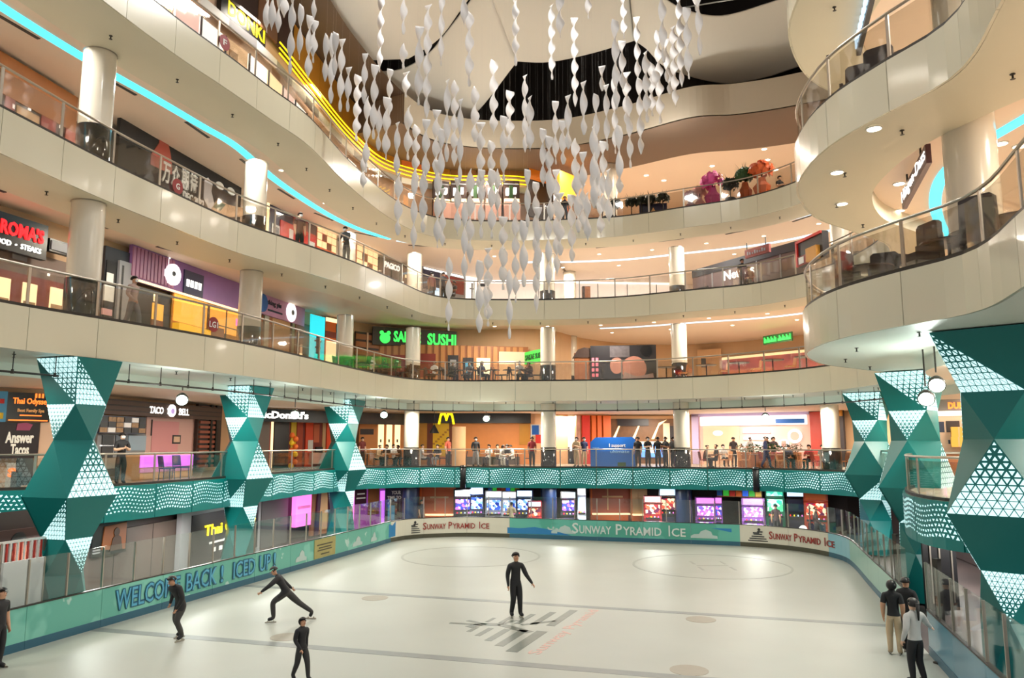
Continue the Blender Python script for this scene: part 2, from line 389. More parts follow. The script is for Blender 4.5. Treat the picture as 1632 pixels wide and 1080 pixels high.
# dark downpipes over the joints of the band and the plain concourse railing
for px in (738, 1205):
    p = on_curve(px, 760, off_poly(CV['2'][0], -.2))
    o = MB().cyl((0, 0, -1.15), (0, 0, .12), .17, .17, 12).cyl((0, 0, .0), (0, 0, .06), .19, .19, 12).obj('downpipe', black, None, True, (p.x, p.y, Z2))
    tag(o, 'thick black pipe crossing the teal lit band ' + ('below the burger restaurant' if px < 900 else 'below the pink cafe tables'), 'pipe')
railing('2', Z2, E2r, n2, 'glass railing with steel handrail on the teal lit concourse edge', 4, 1.02)

# ------------------------------------------------------------------ columns
COLS = {'A': (-12.0, 21.0), 'B': (-10.35, 29.8), 'C': (-8.9, 40.4), 'D': (-5.85, 44.9), 'E': (2.12, 44.9), 'F': (9.55, 43.4), 'H': (4.0, 52.0), 'I': (16.2, 39.2), 'K': (10.05, 16.1)}
whitecol = mat('white_gloss_column', S(224, 214, 196), .2, noise=.03, nscale=.5, coat=.3)
navy = mat('navy_column_paint', S(20, 36, 66), .3)
def column(pos, z0, z1, r=.44, base=1.12, bm=None, bodym=None):
    o = MB().lathe([(r, base), (r, z1 - z0)], 24).obj('column', bodym or whitecol, None, True, (pos[0], pos[1], z0)); struct(o)
    MB().lathe([(r + .02, 0), (r + .02, base), (r, base)], 24).obj('column_base', bm or blackgloss, o, True)
    MB().lathe([(r + .012, z1 - z0 - .05), (r + .012, z1 - z0)], 24).obj('column_collar', steel, o, True)
for k in 'ABCDEFHI':
    p = COLS[k]
    if k in 'DEFHI': column(p, Z2, Z1 - 1.08 if k in 'DEFI' else Z1 - .6)
    q = {'I': (16.2, 36.8)}.get(k, p)
    column(q, Z1, ZG - 1.09 if k not in 'H' else ZG - .6)
    column(q, ZG, ZF - 1.09 if k not in 'H' else ZF - .6)
    if k in 'DEF': column(p, 0, Z2 - 1.1, .46, .2, navy, navy)
column((5.9, 44.6), ZF, ZT - .1)
column(COLS['K'], Z1, ZG - .6, .52); column(COLS['K'], ZG, ZF - .6, .52)

# ------------------------------------------------------------------ light strips, downlights, sprinklers, vents on the ceilings
def strip_on(k, z, i0, i1, d, wd, m_, label):
    a = along(k, d)[i0:i1]; b = along(k, d + wd)[i0:i1]
    o = MB().strip(lift(a, z), lift(b, z)).strip(lift(b, z - .03), lift(a, z - .03)).strip(lift(a, z - .03), lift(a, z)).strip(lift(b, z), lift(b, z - .03)).obj('light_strip', m_)
    tag(o, label, 'light')
strip_on('F', ZF - .6, 0, 74, 3.3, .36, cyanled, 'cyan light strip in the ceiling under the topmost ring, left side')
strip_on('G', ZG - .6, 0, 58, 2.9, .34, cyanled, 'cyan light strip in the ceiling above the grill restaurant')
strip_on('G', ZG - .6, 58, 100, 2.9, .34, cyanled, 'cyan light strip running above the sushi restaurant sign')
strip_on('F', ZF - .6, 74, 150, 3.3, .35, paleled, 'pale blue light strip under the topmost ring, far side')
strip_on('F', ZF - .6, 86, 150, 7.3, .3, paleled, 'second pale light strip further in under the topmost ring')
strip_on('G', ZG - .6, 100, 150, 3.0, .3, paleled, 'pale blue light strip above the far cafe tables')
strip_on('G', ZG - .6, 100, 150, 6.8, .3, paleled, 'second pale light strip further in above the far cafe')
cl = spline([atz(x, y, ZG - .6).xy for x, y in ((1660, 172), (1600, 207), (1545, 240), (1508, 272), (1492, 305), (1493, 340), (1510, 375), (1545, 402))])
tag(curved_panel(off_poly(cl, -.16), ZG - .63, ZG - .6, .32).obj('light_strip', cyanled), 'curved cyan light strip in the ceiling by the hanging script sign, right side', 'light')
dl = MB(); dl.lathe([(.11, 0), (.13, 0), (.13, -.025), (.11, -.025), (.11, 0)], 14)
dl_ring = dl.mesh('downlight', white); dl2 = MB(); dl2.lathe([(0, -.012), (.108, -.012)], 14); dl_lens = dl2.mesh('lens', downl)
def downlight(x, y, z, s=1.0):
    o = link('ceiling_downlight', dl_ring, None, (x, y, z)); o.scale = (s, s, 1)
    tag(o, 'small round recessed downlight glowing warm white in a balcony ceiling', 'light', 'ceiling downlights')
    link('lens', dl_lens, o)
sp = MB(); sp.lathe([(.05, 0), (.05, -.012), (.018, -.02), (.018, -.09), (.05, -.1), (0, -.105)], 8); sp_me = sp.mesh('sprinkler', darkmetal)
def sprinkler(x, y, z):
    tag(link('sprinkler_head', sp_me, None, (x, y, z)), 'tiny dark sprinkler head hanging from a cream soffit', 'sprinkler', 'sprinkler heads under the balconies')
for k, z in (('1', Z1), ('G', ZG), ('F', ZF)):
    P = resample(along(k, 1.0), 2.7)
    for i, p in enumerate(P):
        if p.y > 9: sprinkler(p.x, p.y, z - 1.1)
    P = resample(along(k, 3.0 if k != 'F' else 2.7)[:150], 4.6)
    for i, p in enumerate(P):
        if p.y > 12 and k != '1': downlight(p.x, p.y, z - .605, 1.0)
    P = resample(along(k, 5.6)[84:150], 3.4)
    for p in P: downlight(p.x, p.y, z - .605, 1.0)
    P = resample(along(k, 9)[92:130], 3.6)
    for p in P: downlight(p.x, p.y, z - .605, 1.0)
for px, py, z in ((1393, 204, ZG - 1.1), (1334, 274, ZG - 1.1), (1342, 324, ZG - 1.1), (1433, 292, ZG - .6), (1433, 335, ZG - .6), (1583, 168, ZG - .6), (1595, 228, ZG - .6), (1625, 232, ZG - .6),
                  (1218, 237, ZT - .08), (1223, 254, ZT - .08), (1030, 279, ZT - .08), (978, 276, ZT - .08), (1058, 287, ZT - .08), (1135, 264, ZT - .08), (1236, 270, ZT - .08), (924, 284, ZT - .08)):
    p = atz(px, py, z); downlight(p.x, p.y, z - .005, 1.35)
vent = MB(); vent.box((0, 0, -.012), (1.5, .12, .02)); vent_me = vent.mesh('ceiling_vent', darkmetal)
for k, z in (('G', ZG), ('F', ZF)):
    P = resample(along(k, 3.9 if k == 'F' else 3.5)[:140], 3.9)
    for i in range(1, len(P) - 1):
        a = P[i]; b = P[i + 1]
        tag(link('ceiling_vent', vent_me, None, (a.x, a.y, z - .6), math.atan2(b.y - a.y, b.x - a.x)), 'narrow dark slot vent in a peach balcony ceiling', 'vent', 'slot vents in the ceilings')
# soft fill added just under the gallery ceilings, standing for their many downlights
for k, z, e, cc in (('1', Z1 - 1.6, 170, WARM), ('G', ZG - .75, 210, WARM), ('F', ZF - .75, 220, NEUT)):
    for d0, i0, i1, st, sc_ in ((2.1 if k != 'F' else 2.6, 8, 86, 5.5, 1), (3.2, 86, 150, 5.5, 1.1), (9.0, 92, 128, 6, 1.6), (4.0, 160, 240, 4.5, .9)):
        for p in resample(along(k, d0)[i0:i1], st): lamp('AREA', (p.x, p.y, z), e * sc_, cc, .8)
for p in resample(along('F', 2.0)[10:84], 6): lamp('AREA', (p.x, p.y, ZT - .3), 110, WARM, 1.2)
for d_, a_, b_ in ((2.5, 84, 150), (8, 94, 122)):
    for p in resample(along('F', d_)[a_:b_], 5): lamp('AREA', (p.x, p.y, ZT - .4), 190, WARM, .8)
for p in resample(along('0', 2.2)[12:130], 5): lamp('AREA', (p.x, p.y, 2.3), 190, NEUT, 1.0)  # fill added to brighten the ice-level hall and arcade
# ------------------------------------------------------------------ faceted teal columns with backlit perforated facets
teal_dk = mat('teal_facet_paint', S(0, 112, 110), .42, noise=.06, nscale=.8)
def lit_facet(P, Q, Rr, parent, n=9, fade=None):
    """small backlit triangular holes over the facet P-Q-R; they shrink towards corner P when fade is set"""
    nrm = (Q - P).cross(Rr - P).normalized(); m = MB()
    def bc(i, j): return P + (Q - P) * (i / n) + (Rr - P) * (j / n)
    for i in range(n):
        for j in range(n - i):
            for t in (0, 1):
                if t == 0: tri = [bc(i, j), bc(i + 1, j), bc(i, j + 1)]
                elif i + j + 2 <= n: tri = [bc(i + 1, j + 1), bc(i, j + 1), bc(i + 1, j)]
                else: continue
                c = (tri[0] + tri[1] + tri[2]) / 3
                k = .82 if not fade else .32 + .52 * min(1, (i + j + 1) / n * 1.3)
                m.add([c + (v - c) * k + nrm * .012 for v in tri], [(0, 1, 2)])
    tag(m.obj('lit_perforation', lit_tri, parent), kind='stuff')
def teal_column(x, y, label, corner, ph=0, s=1.0, n=9, top=1.18):
    root = empty('faceted_column', (x, y, 0), 0, label, 'column', None)
    spec = [(7.17, top, 0), (5.93, .80, 0), (4.98, .74, 1), (3.5, 1.28, 0), (2.4, .68, 0), (1.48, .68, 1), (0.0, .78, 0)]
    rings = []
    for z, r, h in spec:
        rings.append([Vector((r * s * math.cos(corner + (k + .5 * h) * PI / 2), r * s * math.sin(corner + (k + .5 * h) * PI / 2), z)) for k in range(4)])
    def facet(pts, lit=None, fade=None):
        c = sum(pts, Vector()) / len(pts); nr = (pts[1] - pts[0]).cross(pts[2] - pts[0])
        if nr.dot(Vector((c.x, c.y, 0))) < 0: pts = pts[::-1]
        f = MB().add(pts + [p - Vector((c.x, c.y, 0)).normalized() * .05 for p in pts], [tuple(range(len(pts))), tuple(range(2 * len(pts) - 1, len(pts) - 1, -1))] + [(i, i + len(pts), (i + 1) % len(pts) + len(pts), (i + 1) % len(pts)) for i in range(len(pts))]).obj('facet', teal_dk, root)
        if lit:
            P = fade if fade is not None else pts[0]
            others = [p for p in pts if (p - P).length > 1e-6]
            if (others[0] - P).cross(others[1] - P).dot(Vector((c.x, c.y, 0))) < 0: others = others[::-1]
            lit_facet(P, others[0], others[1], f, n, fade is not None)
    r0, r1, r2, r3, r4, r5, r6 = rings
    for k in range(4):
        j = (k + 1) % 4; X = (k + ph) % 2 == 0     # looking at face k from outside: corner j is its right end
        L, Rt = k, j
        if X:
            facet([r0[L], r1[L], r1[Rt]]); facet([r0[L], r1[Rt], r0[Rt]], True, r1[Rt])
        else:
            facet([r0[L], r1[L], r1[Rt]], True, r0[L]); facet([r0[L], r1[Rt], r0[Rt]])
        facet([r1[L], r1[Rt], r2[k]], X, r2[k] if X else None)
        facet([r1[Rt], r2[k], r2[j]])
        facet([r2[k], r3[L], r3[Rt]], not X, r2[k] if not X else None)
        facet([r2[k], r3[Rt], r2[j]])
        if X:
            facet([r3[L], r3[Rt], r4[L]]); facet([r3[Rt], r4[L], r4[Rt]], True, r3[Rt])
        else: facet([r3[L], r3[Rt], r4[Rt], r4[L]])
        facet([r4[L], r4[Rt], r5[k]], not X, r5[k] if not X else None)
        facet([r4[Rt], r5[k], r5[j]])
        facet([r5[k], r6[L], r6[Rt]]); facet([r5[k], r6[Rt], r5[j]])
CRL = math.atan2(-.899, .438); CRR = -PI / 2
teal_column(-11.9, 21.0, 'teal faceted column with lit perforations beside the taco counter, the leftmost', CRL, 1, .88)
teal_column(-10.9, 31.4, 'teal faceted column with lit perforations between the taco counter and the burger sign', CRL, 1, .94)
teal_column(-9.0, 41.2, 'teal faceted column at the corner of the burger restaurant, smallest on the left', CRL, 1, 1.0, 8)
teal_column(16.35, 35.2, 'teal faceted column standing nearest the pink meat stall, partly hidden by its twin', CRR, 1, 1.0, 8)
teal_column(13.0, 24.9, 'teal faceted column in the middle of the right-hand three', CRR, 1)
teal_column(10.0, 15.7, 'biggest teal faceted column in view, beside the dark gate of the rink', CRR, 0, 1.0, 10, 1.36)

# ------------------------------------------------------------------ ice, markings, surrounding floor
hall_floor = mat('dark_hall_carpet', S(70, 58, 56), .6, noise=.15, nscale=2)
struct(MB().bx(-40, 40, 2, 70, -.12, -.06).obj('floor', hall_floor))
BDc = [(-14.85, 8.0), (-12.9, 14.9), (-11.0, 21.6), (-9.13, 28.2), (-7.35, 34.5), (-6.5, 37.6), (-6.1, 39.2), (-5.3, 40.55), (-3.9, 41.3), (-2.4, 41.6), (-.6, 41.3), (2.6, 40.35), (5.8, 39.4), (8.6, 38.6), (10.8, 37.9), (12.4, 36.9), (13.5, 35.4), (13.95, 33.6), (13.65, 31.6), (12.35, 27.3), (10.98, 22.75), (9.4, 17.5), (6.6, 8.2)]
BD = spline(BDc, 10)
ice_m = bpy.data.materials.new('ice'); ice_m.use_nodes = True
nt = ice_m.node_tree; b = nt.nodes['Principled BSDF']; b.inputs['Roughness'].default_value = .42; b.inputs['Specular IOR Level'].default_value = .35
tc = nt.nodes.new('ShaderNodeTexCoord'); nz = nt.nodes.new('ShaderNodeTexNoise'); nz.inputs['Scale'].default_value = .35; nz.inputs['Detail'].default_value = 6
mx = nt.nodes.new('ShaderNodeMix'); mx.data_type = 'RGBA'; mx.inputs[6].default_value = (*S(160, 162, 154), 1); mx.inputs[7].default_value = (*S(176, 179, 171), 1)
nt.links.new(tc.outputs['Object'], nz.inputs[0]); nt.links.new(nz.outputs['Fac'], mx.inputs[0]); nt.links.new(mx.outputs[2], b.inputs['Base Color'])
n2z = nt.nodes.new('ShaderNodeTexNoise'); n2z.inputs['Scale'].default_value = 3; n2z.inputs['Detail'].default_value = 8
bp = nt.nodes.new('ShaderNodeBump'); bp.inputs['Strength'].default_value = .06; nt.links.new(tc.outputs['Object'], n2z.inputs[0]); nt.links.new(n2z.outputs['Fac'], bp.inputs['Height']); nt.links.new(bp.outputs[0], b.inputs['Normal'])
ice = MB().slab([(p.x, p.y) for p in BD][::-1], -.05, 0).obj('ice_floor', ice_m); struct(ice)
greyline = mat('grey_ice_line', S(122, 126, 124), .4, noise=.15, nscale=4); faint = mat('faint_ice_line', S(146, 148, 140), .4); darkline = mat('ice_logo_grey', S(104, 110, 102), .4, noise=.2, nscale=3); pinkline = mat('ice_logo_pink', S(196, 150, 138), .4); dotm = mat('ice_face_off_spot', S(142, 134, 118), .4, noise=.1, nscale=5)
def flat_line(m, p, q, wd, z=.004):
    p, q = Vector(p), Vector(q); t = (q - p).normalized(); n = Vector((-t.y, t.x)) * wd / 2
    return m.slab([tuple(p - n), tuple(q - n), tuple(q + n), tuple(p + n)], 0, z)
flat_line(MB(), (-9.45, 27.55), (10.85, 21.42), .3).obj('line_marking', greyline, ice)
flat_line(MB(), (-11.1, 21.2), (9.3, 15.35), .34).obj('line_marking', greyline, ice)
for cx, cy, r in ((8.05, 31.9, 3.05), (-1.8, 34.6, 2.95)):
    m = MB(); n = 56
    for i in range(n):
        a, c = 2 * PI * i / n, 2 * PI * (i + 1) / n
        m.slab([(cx + r * math.cos(a), cy + r * math.sin(a)), (cx + (r + .1) * math.cos(a), cy + (r + .1) * math.sin(a)), (cx + (r + .1) * math.cos(c), cy + (r + .1) * math.sin(c)), (cx + r * math.cos(c), cy + r * math.sin(c))], 0, .004)
    m.obj('circle_marking', faint, ice)
m = MB()
for a, c in (((-.9, 0), (.9, 0)), ((-.9, .35), (-.9, 1.1)), ((.9, .35), (.9, 1.1)), ((-.9, -.35), (-.9, -1.1)), ((.9, -.35), (.9, -1.1))):
    flat_line(m, (8.1 + a[0] * .7, 31.9 + a[1]), (8.1 + c[0] * .7, 31.9 + c[1]), .1)
m.obj('hash_marking', faint, ice)
for x, y in ((-4.38, 25.35), (5.3, 22.35), (3.86, 17.5), (-5.75, 20.4)):
    MB().slab([(x + .42 * math.cos(2 * PI * i / 24), y + .42 * math.sin(2 * PI * i / 24)) for i in range(24)], 0, .004).obj('spot_marking', dotm, ice)
# pyramid emblem in the ice: bars under a skating figure, base towards the right
b0, b1 = Vector((.02, 18.85)), Vector((2.0, 23.75)); e1 = (b1 - b0).normalized(); mid = (b0 + b1) / 2; tip = Vector((-1.75, 22.0)); e2 = tip - mid
m = MB(); W = (b1 - b0).length / 2
for t, wd, gl in ((.03, .3, 0), (.2, .24, .0), (.36, .2, 0), (.52, .16, 0), (.66, .13, 0)):
    c = mid + e2 * t; h = W * (1 - t) * .98
    flat_line(m, tuple(c - e1 * h), tuple(c - e1 * .35), wd); flat_line(m, tuple(c + e1 * .3), tuple(c + e1 * h * .96), wd * .8)
pts = [(-.55, .12), (-.2, .32), (.12, .5), (-.05, .68), (-.4, .74)]
for a, c in zip(pts, pts[1:]): flat_line(m, tuple(mid + e1 * a[0] + e2 * a[1]), tuple(mid + e1 * c[0] + e2 * c[1]), .26)
for a, c in (((.12, .5), (.75, .42)), ((.0, .62), (.35, .86)), ((-.05, .68), (-.05, .98)), ((.2, .3), (.9, .05))): flat_line(m, tuple(mid + e1 * a[0] + e2 * a[1]), tuple(mid + e1 * c[0] + e2 * c[1]), .15)
m.obj('emblem_marking', darkline, ice)
tm = text_mesh('Sunway Pyramid', .012).copy(); tm.materials.clear(); tm.materials.append(pinkline)
bt = mid - e2.normalized() * .62
for v in tm.vertices:
    p = bt + e1 * ((v.co.x - .5) * W * 1.96) + e2.normalized() * (v.co.y * .42 - .1); v.co = (p.x, p.y, .002 + (v.co.z + .02) * .05)
link('lettering', tm, ice)

# ------------------------------------------------------------------ boards and glass shields round the ice
def art(name, base, blobs, thr=.56, scale=1.2, seed=0.0):
    if name in MATS: return MATS[name]
    m = bpy.data.materials.new(name); m.use_nodes = True; MATS[name] = m; nt = m.node_tree; b = nt.nodes['Principled BSDF']; b.inputs['Roughness'].default_value = .3
    tc = nt.nodes.new('ShaderNodeTexCoord'); mp = nt.nodes.new('ShaderNodeMapping'); mp.inputs['Location'].default_value = (seed, seed, 0)
    nt.links.new(tc.outputs['Object'], mp.inputs[0]); last = None; col = base
    prev = None
    for i, (c, t, s) in enumerate(blobs):
        nz = nt.nodes.new('ShaderNodeTexNoise'); nz.inputs['Scale'].default_value = s; nz.inputs['Detail'].default_value = 3
        nt.links.new(mp.outputs[0], nz.inputs[0])
        rp = nt.nodes.new('ShaderNodeValToRGB'); rp.color_ramp.elements[0].position = t; rp.color_ramp.elements[1].position = min(1, t + .03)
        nt.links.new(nz.outputs['Fac'], rp.inputs[0])
        mx = nt.nodes.new('ShaderNodeMix'); mx.data_type = 'RGBA'; mx.inputs[6].default_value = (*base, 1); mx.inputs[7].default_value = (*c, 1)
        nt.links.new(rp.outputs[0], mx.inputs[0])
        if prev: nt.links.new(prev, mx.inputs[6])
        prev = mx.outputs[2]
    nt.links.new(prev, b.inputs['Base Color']); return m
mint = art('mint_board_print', S(98, 172, 156), [(S(122, 192, 176), .52, .5), (S(176, 206, 198), .66, 1.6)])
mintfar = art('teal_board_print', S(78, 160, 142), [(S(96, 176, 160), .5, .6), (S(186, 200, 194), .68, 1.3)], seed=4)
bluewave = mat('blue_wave_print', S(38, 120, 176), .35); cloudp = mat('pale_cloud_print', S(176, 196, 192), .4)
adwhite = mat('white_board_print', S(212, 208, 192), .35, noise=.03); paleblue = mat('pale_blue_board', S(140, 190, 204), .3, noise=.06, nscale=1); greenish = mat('pale_green_board', S(150, 190, 178), .3, noise=.08, nscale=1); bluish = mat('reflective_blue_board', S(84, 140, 164), .2, noise=.1, nscale=1)
kickblue = mat('dark_blue_kick_strip', S(44, 92, 112), .4); kickbrown = mat('dark_brown_kick_strip', S(74, 72, 56), .4)
boards = empty('rink_boards', (0, 0, 0), 0, 'low printed boards running right round the ice', 'rink boards')
shield = empty('rink_shield', (0, 0, 0), 0, 'clear glass panes on steel posts standing on top of the rink boards', 'glass screen')
BR = resample(BD, .58)
def pxof(p): # picture column of a plan point on the ice
    f = p[1] * CP - EYE * SP; return 816 + FPX * p[0] / f
i = 0
while i + 4 < len(BR):
    seg = BR[i:i + 5]; c = seg[2]; px = pxof(c); far = c.y > 36
    if c.x > 3 and 1436 < px < 1500 and c.y < 30: i += 4; continue          # the open gate
    if c.x < -6.2 or c.y < 12: bm, km = mint, kickblue
    elif px < 800 and c.y > 38: bm, km = adwhite, kickbrown
    elif px < 1171 and c.y > 36: bm, km = mintfar, kickblue
    elif px < 1336 and c.y > 32: bm, km = adwhite, kickbrown
    elif px < 1362: bm, km = paleblue, kickblue
    elif px < 1470: bm, km = greenish, kickblue
    else: bm, km = bluish, kickblue
    curved_panel(off_poly(shrink(seg, .006), 0), .2, 1.0, .07).obj('board_panel', bm, boards)
    curved_panel(off_poly(shrink(seg, .004), -.012), 0, .2, .09).obj('kick_strip', km, boards)
    curved_panel(off_poly(seg, -.01), 1.0, 1.03, .1).obj('board_cap', darkmetal, boards)
    for h in (0, 2):
        s2 = seg[h:h + 3]
        curved_panel(off_poly(shrink(s2, .03), .03), 1.05, 2.12, .014).obj('glass_pane', rinkglass, shield)
        p, q = s2[0], s2[1]
        MB().box((0, 0, .53), (.04, .05, 1.06)).obj('post', steel, shield, False, (off_poly(s2, .045)[0].x, off_poly(s2, .045)[0].y, 1.04), math.atan2(q.y - p.y, q.x - p.x))
    i += 4
for px, la in ((1436, 'dark steel post at the far side of the open rink gate'), (1499, 'dark steel post at the near side of the open rink gate')):
    p = on_curve(px, 985, off_poly(BD, .12)); tag(MB().box((0, 0, 1.15), (.12, .14, 2.3)).box((0, 0, .02), (.3, .3, .04)).obj('gate_post', darkmetal, None, False, (p.x, p.y, 0), .3), la, 'post')
p = on_curve(1478, 985, off_poly(BD, .9)); q = on_curve(1500, 985, off_poly(BD, 1.3))
o = frame_obj('open_gate', p, q, 0); tag(o, 'dark open gate leaf with pale upright bars at the gap in the rink boards', 'gate'); MB().bx(0, 1.1, 0, .06, .08, 2.3).obj('leaf', black, o)
for x_ in (.2, .5, .9): MB().bx(x_, x_ + .05, -.03, 0, .3, 2.2).obj('bar', steel, o)
MB().bx(.3, .75, -.04, 0, 1.9, 2.15).obj('red_sign', mat('dull_red_sign', S(130, 60, 60), .5), o)
def wall_text(s, m, poly, pxl, pxr, pyl, z0, z1, parent, bold=.012, depth=.02, pyr=None, spacing=1.0, off=.02):
    """raised writing bent along a plan curve between two picture columns"""
    pl = off_poly(poly, -off); a = on_curve(pxl, pyl, pl); b = on_curve(pxr, pyr or pyl, pl)
    def par(pt):
        best = None; s_ = 0
        for u, v in zip(pl, pl[1:]):
            d = (v - u); l = d.length; t = max(0, min(1, (Vector((pt.x, pt.y)) - u).dot(d) / (l * l))); e = (u + d * t - Vector((pt.x, pt.y))).length
            if best is None or e < best[0]: best = (e, s_ + t * l)
            s_ += l
        return best[1]
    sa, sb = par(a), par(b)
    me = text_mesh(s, bold, .02, spacing).copy(); me.materials.clear(); me.materials.append(m)
    L = [0]
    for u, v in zip(pl, pl[1:]): L.append(L[-1] + (v - u).length)
    def P(s_):
        j = 0
        while j < len(L) - 2 and L[j + 1] < s_: j += 1
        d = (pl[j + 1] - pl[j]).normalized(); return pl[j] + d * (s_ - L[j]), d
    for v in me.vertices:
        p, d = P(sa + (sb - sa) * v.co.x); k = (v.co.z + .02) / .04 * depth
        v.co = (p.x + d.y * k, p.y - d.x * k, z0 + v.co.y * (z1 - z0))
    return link('lettering', me, parent)
letblue = mat('board_letter_blue', S(84, 164, 196), .4); letoutline = mat('board_letter_outline', S(24, 84, 112), .4); letsilver = mat('board_letter_silver', S(206, 218, 214), .35); letred = mat('board_letter_dark_red', S(150, 52, 44), .4); letdark = mat('board_emblem_dark', S(44, 44, 46), .4)
for s, a, b, pa, pb in (('WELCOME', 184, 286, 960, 935), ('BACK', 297, 345, 930, 918), ('!', 352, 355.5, 915, 914), ('ICED', 372, 406, 912, 902), ('UP', 414, 431, 898, 894), ('!', 436, 439, 893, 893)):
    wall_text(s, letoutline, BD, a - 1.2, b + 1.2, pa, .3, .9, boards, .055, .006, pb); wall_text(s, letblue, BD, a, b, pa, .33, .87, boards, .0, .016, pb)
def smallcaps(words, m, l, r, py, parent, z0=.42, zb=.78, zs=.7):
    n = sum(len(x) + .7 for x in words); x = l; k = (r - l) / n
    for wd in words:
        wall_text(wd[0], m, BD, x + (k * .4 if wd[0] == 'I' else 0), x + k * (.6 if wd[0] == 'I' else .95), py, z0, zb, parent, .012); wall_text(wd[1:].upper(), m, BD, x + k * (.85 if wd[0] == 'I' else 1.1), x + k * (len(wd)), py, z0, zs, parent, .012)
        x += k * (len(wd) + .7)
smallcaps(('Sunway', 'Pyramid', 'Ice'), letred, 674, 784, 842, boards)
smallcaps(('Sunway', 'Pyramid', 'Ice'), letsilver, 912, 1100, 850, boards, .34, .86, .74)
smallcaps(('Sunway', 'Pyramid', 'Ice'), letred, 1226, 1334, 862, boards)
def emblem(px, py, k=1.0):
    pl = off_poly(BD, -.02); p = on_curve(px, py, pl); q = on_curve(px + 3, py, pl); o = MB()
    for j, (hw, z) in enumerate(((.5, .3), (.4, .4), (.3, .5), (.2, .6))): o.box((0, 0, z), (hw * 2 * k, .012, .045))
    o.box((.1, 0, .72), (.26 * k, .014, .06)); o.ball((.06, 0, .82), .07, 8, 6, (1, .2, 1)); o.box((-.08, 0, .66), (.3 * k, .014, .05), 0)
    o.obj('emblem', letdark, boards, False, (p.x, p.y, 0), math.atan2(q.y - p.y, q.x - p.x))
emblem(660, 843); emblem(1208, 858)
def patch(px, py, poly, pts, m, name):
    p = on_curve(px, py, poly); q = on_curve(px + 3, py, poly); MB().prism(pts, -.004, .004).obj(name, m, boards, False, (p.x, p.y, 0), math.atan2(q.y - p.y, q.x - p.x))
pl = off_poly(BD, -.012)
wave = [(-1.6, .22), (1.5, .22), (1.1, .34), (.5, .5), (0, .58), (-.6, .5), (-1.1, .52), (-1.6, .62)]
def cloud(s): return [(-.8 * s, .3), (.8 * s, .3), (.78 * s, .42), (.5 * s, .46), (.42 * s, .62), (.1 * s, .72), (-.2 * s, .62), (-.3 * s, .5), (-.6 * s, .48), (-.8 * s, .4)]
for px in (852,): patch(px, 848, pl, [(x * 1.3, z) for x, z in wave], bluewave, 'wave_print')
for px in (898, 1122): patch(px, 848, pl, cloud(.8), cloudp, 'cloud_print')
patch(1150, 850, pl, [(-.5, .8), (.5, .62), (.5, .8)], bluewave, 'wave_print')
patch(622, 845, pl, [(-.35, .25), (.5, .25), (.5, .98), (.2, .8), (-.1, .9), (-.3, .5)], bluewave, 'wave_print')
for px, py, s in ((570, 860, .6), (596, 852, .4), (480, 892, .5)): patch(px, py, pl, cloud(s), cloudp, 'cloud_print')
p = on_curve(500.5, 884, pl); q = on_curve(534, 876, pl)
o = frame_obj('notice_board', p, q, 0.22); o.parent = boards; wq = (Vector(q) - Vector(p)).xy.length; MB().bx(0, wq, -.012, .006, 0, .76).obj('notice_face', mat('gold_notice', S(160, 150, 88), .4, noise=.2, nscale=6), o)
for z, a, b in ((.5, .12, .85), (.38, .2, .78), (.28, .15, .82), (.12, .3, .7)): MB().bx(wq * a, wq * b, -.018, -.012, z, z + .05).obj('notice_line', mat('notice_ink', S(70, 64, 40), .5), o)
# ------------------------------------------------------------------ shopfronts
def wq(k, name, label, cat, pxl, pxr, pyt, pyb, m, off=.3, th=.12, parts=(), group=None, poly=None, zb=None):
    """flat thing standing `off` in front of the shop wall of level k between two picture columns"""
    pl = poly or off_poly(CV[k][1], -off); pm, pc = (pyt + pyb) / 2, (pxl + pxr) / 2
    p, q, c = on_curve(pxl, pm, pl), on_curve(pxr, pm, pl), on_curve(pc, pm, pl)
    c = (p + q) / 2
    z1, z0 = zpix(pc, pyt, c), zpix(pc, pyb, c)
    if zb is not None: z0 = zb
    return wbox(name, label, cat, p, q, z0, z1, m, th, parts, group)
def wbox(name, label, cat, p, q, z0, z1, m, th=.12, parts=(), group=None, kind=None):
    w = math.hypot(q[0] - p[0], q[1] - p[1]); h = z1 - z0
    me = MB().bx(0, w, 0, th, 0, h).mesh(name, m)
    o = frame_obj(name, p, q, z0, me); tag(o, label, cat, group, kind)
    for t in parts:
        if t[0] == 'T': lettering(t[1], t[2], (t[3] * w, t[4] * w, t[5] * h, t[6] * h), o, t[7] if len(t) > 7 else .012, t[8] if len(t) > 8 else .035, t[9] if len(t) > 9 else 0.0)
        elif t[0] == 'D':   # disc: name, cx, cz, radius(m), material
            x, z = t[2] * w, t[3] * h; n = 20; d = t[6] if len(t) > 6 else .05; e = t[7] if len(t) > 7 else 1
            MB().prism([(x + t[4] * e * math.cos(2 * PI * i / n), z + t[4] * math.sin(2 * PI * i / n)) for i in range(n)], -d, 0).obj(t[1], t[5], o)
        elif t[0] == 'P':   # outline in fractions
            MB().prism([(a * w, b * h) for a, b in t[2]], -(t[4] if len(t) > 4 else .03), 0).obj(t[1], t[3], o)
        else:
            d = t[6] if len(t) > 6 else .04
            MB().bx(t[1] * w, t[2] * w, -d, 0, t[3] * h, t[4] * h).obj(t[0], t[5], o)
    return o
def slats(nm, n, z0, z1, m, d=.05, x0=0, x1=1, duty=.7): return [(nm, x0 + (x1 - x0) * i / n, x0 + (x1 - x0) * (i + duty) / n, z0, z1, m, d) for i in range(n)]
def boards_(nm, n, m, d=.05, x0=0, x1=1, duty=.7, z0=0, z1=1): return [(nm, x0, x1, z0 + (z1 - z0) * i / n, z0 + (z1 - z0) * (i + duty) / n, m, d) for i in range(n)]
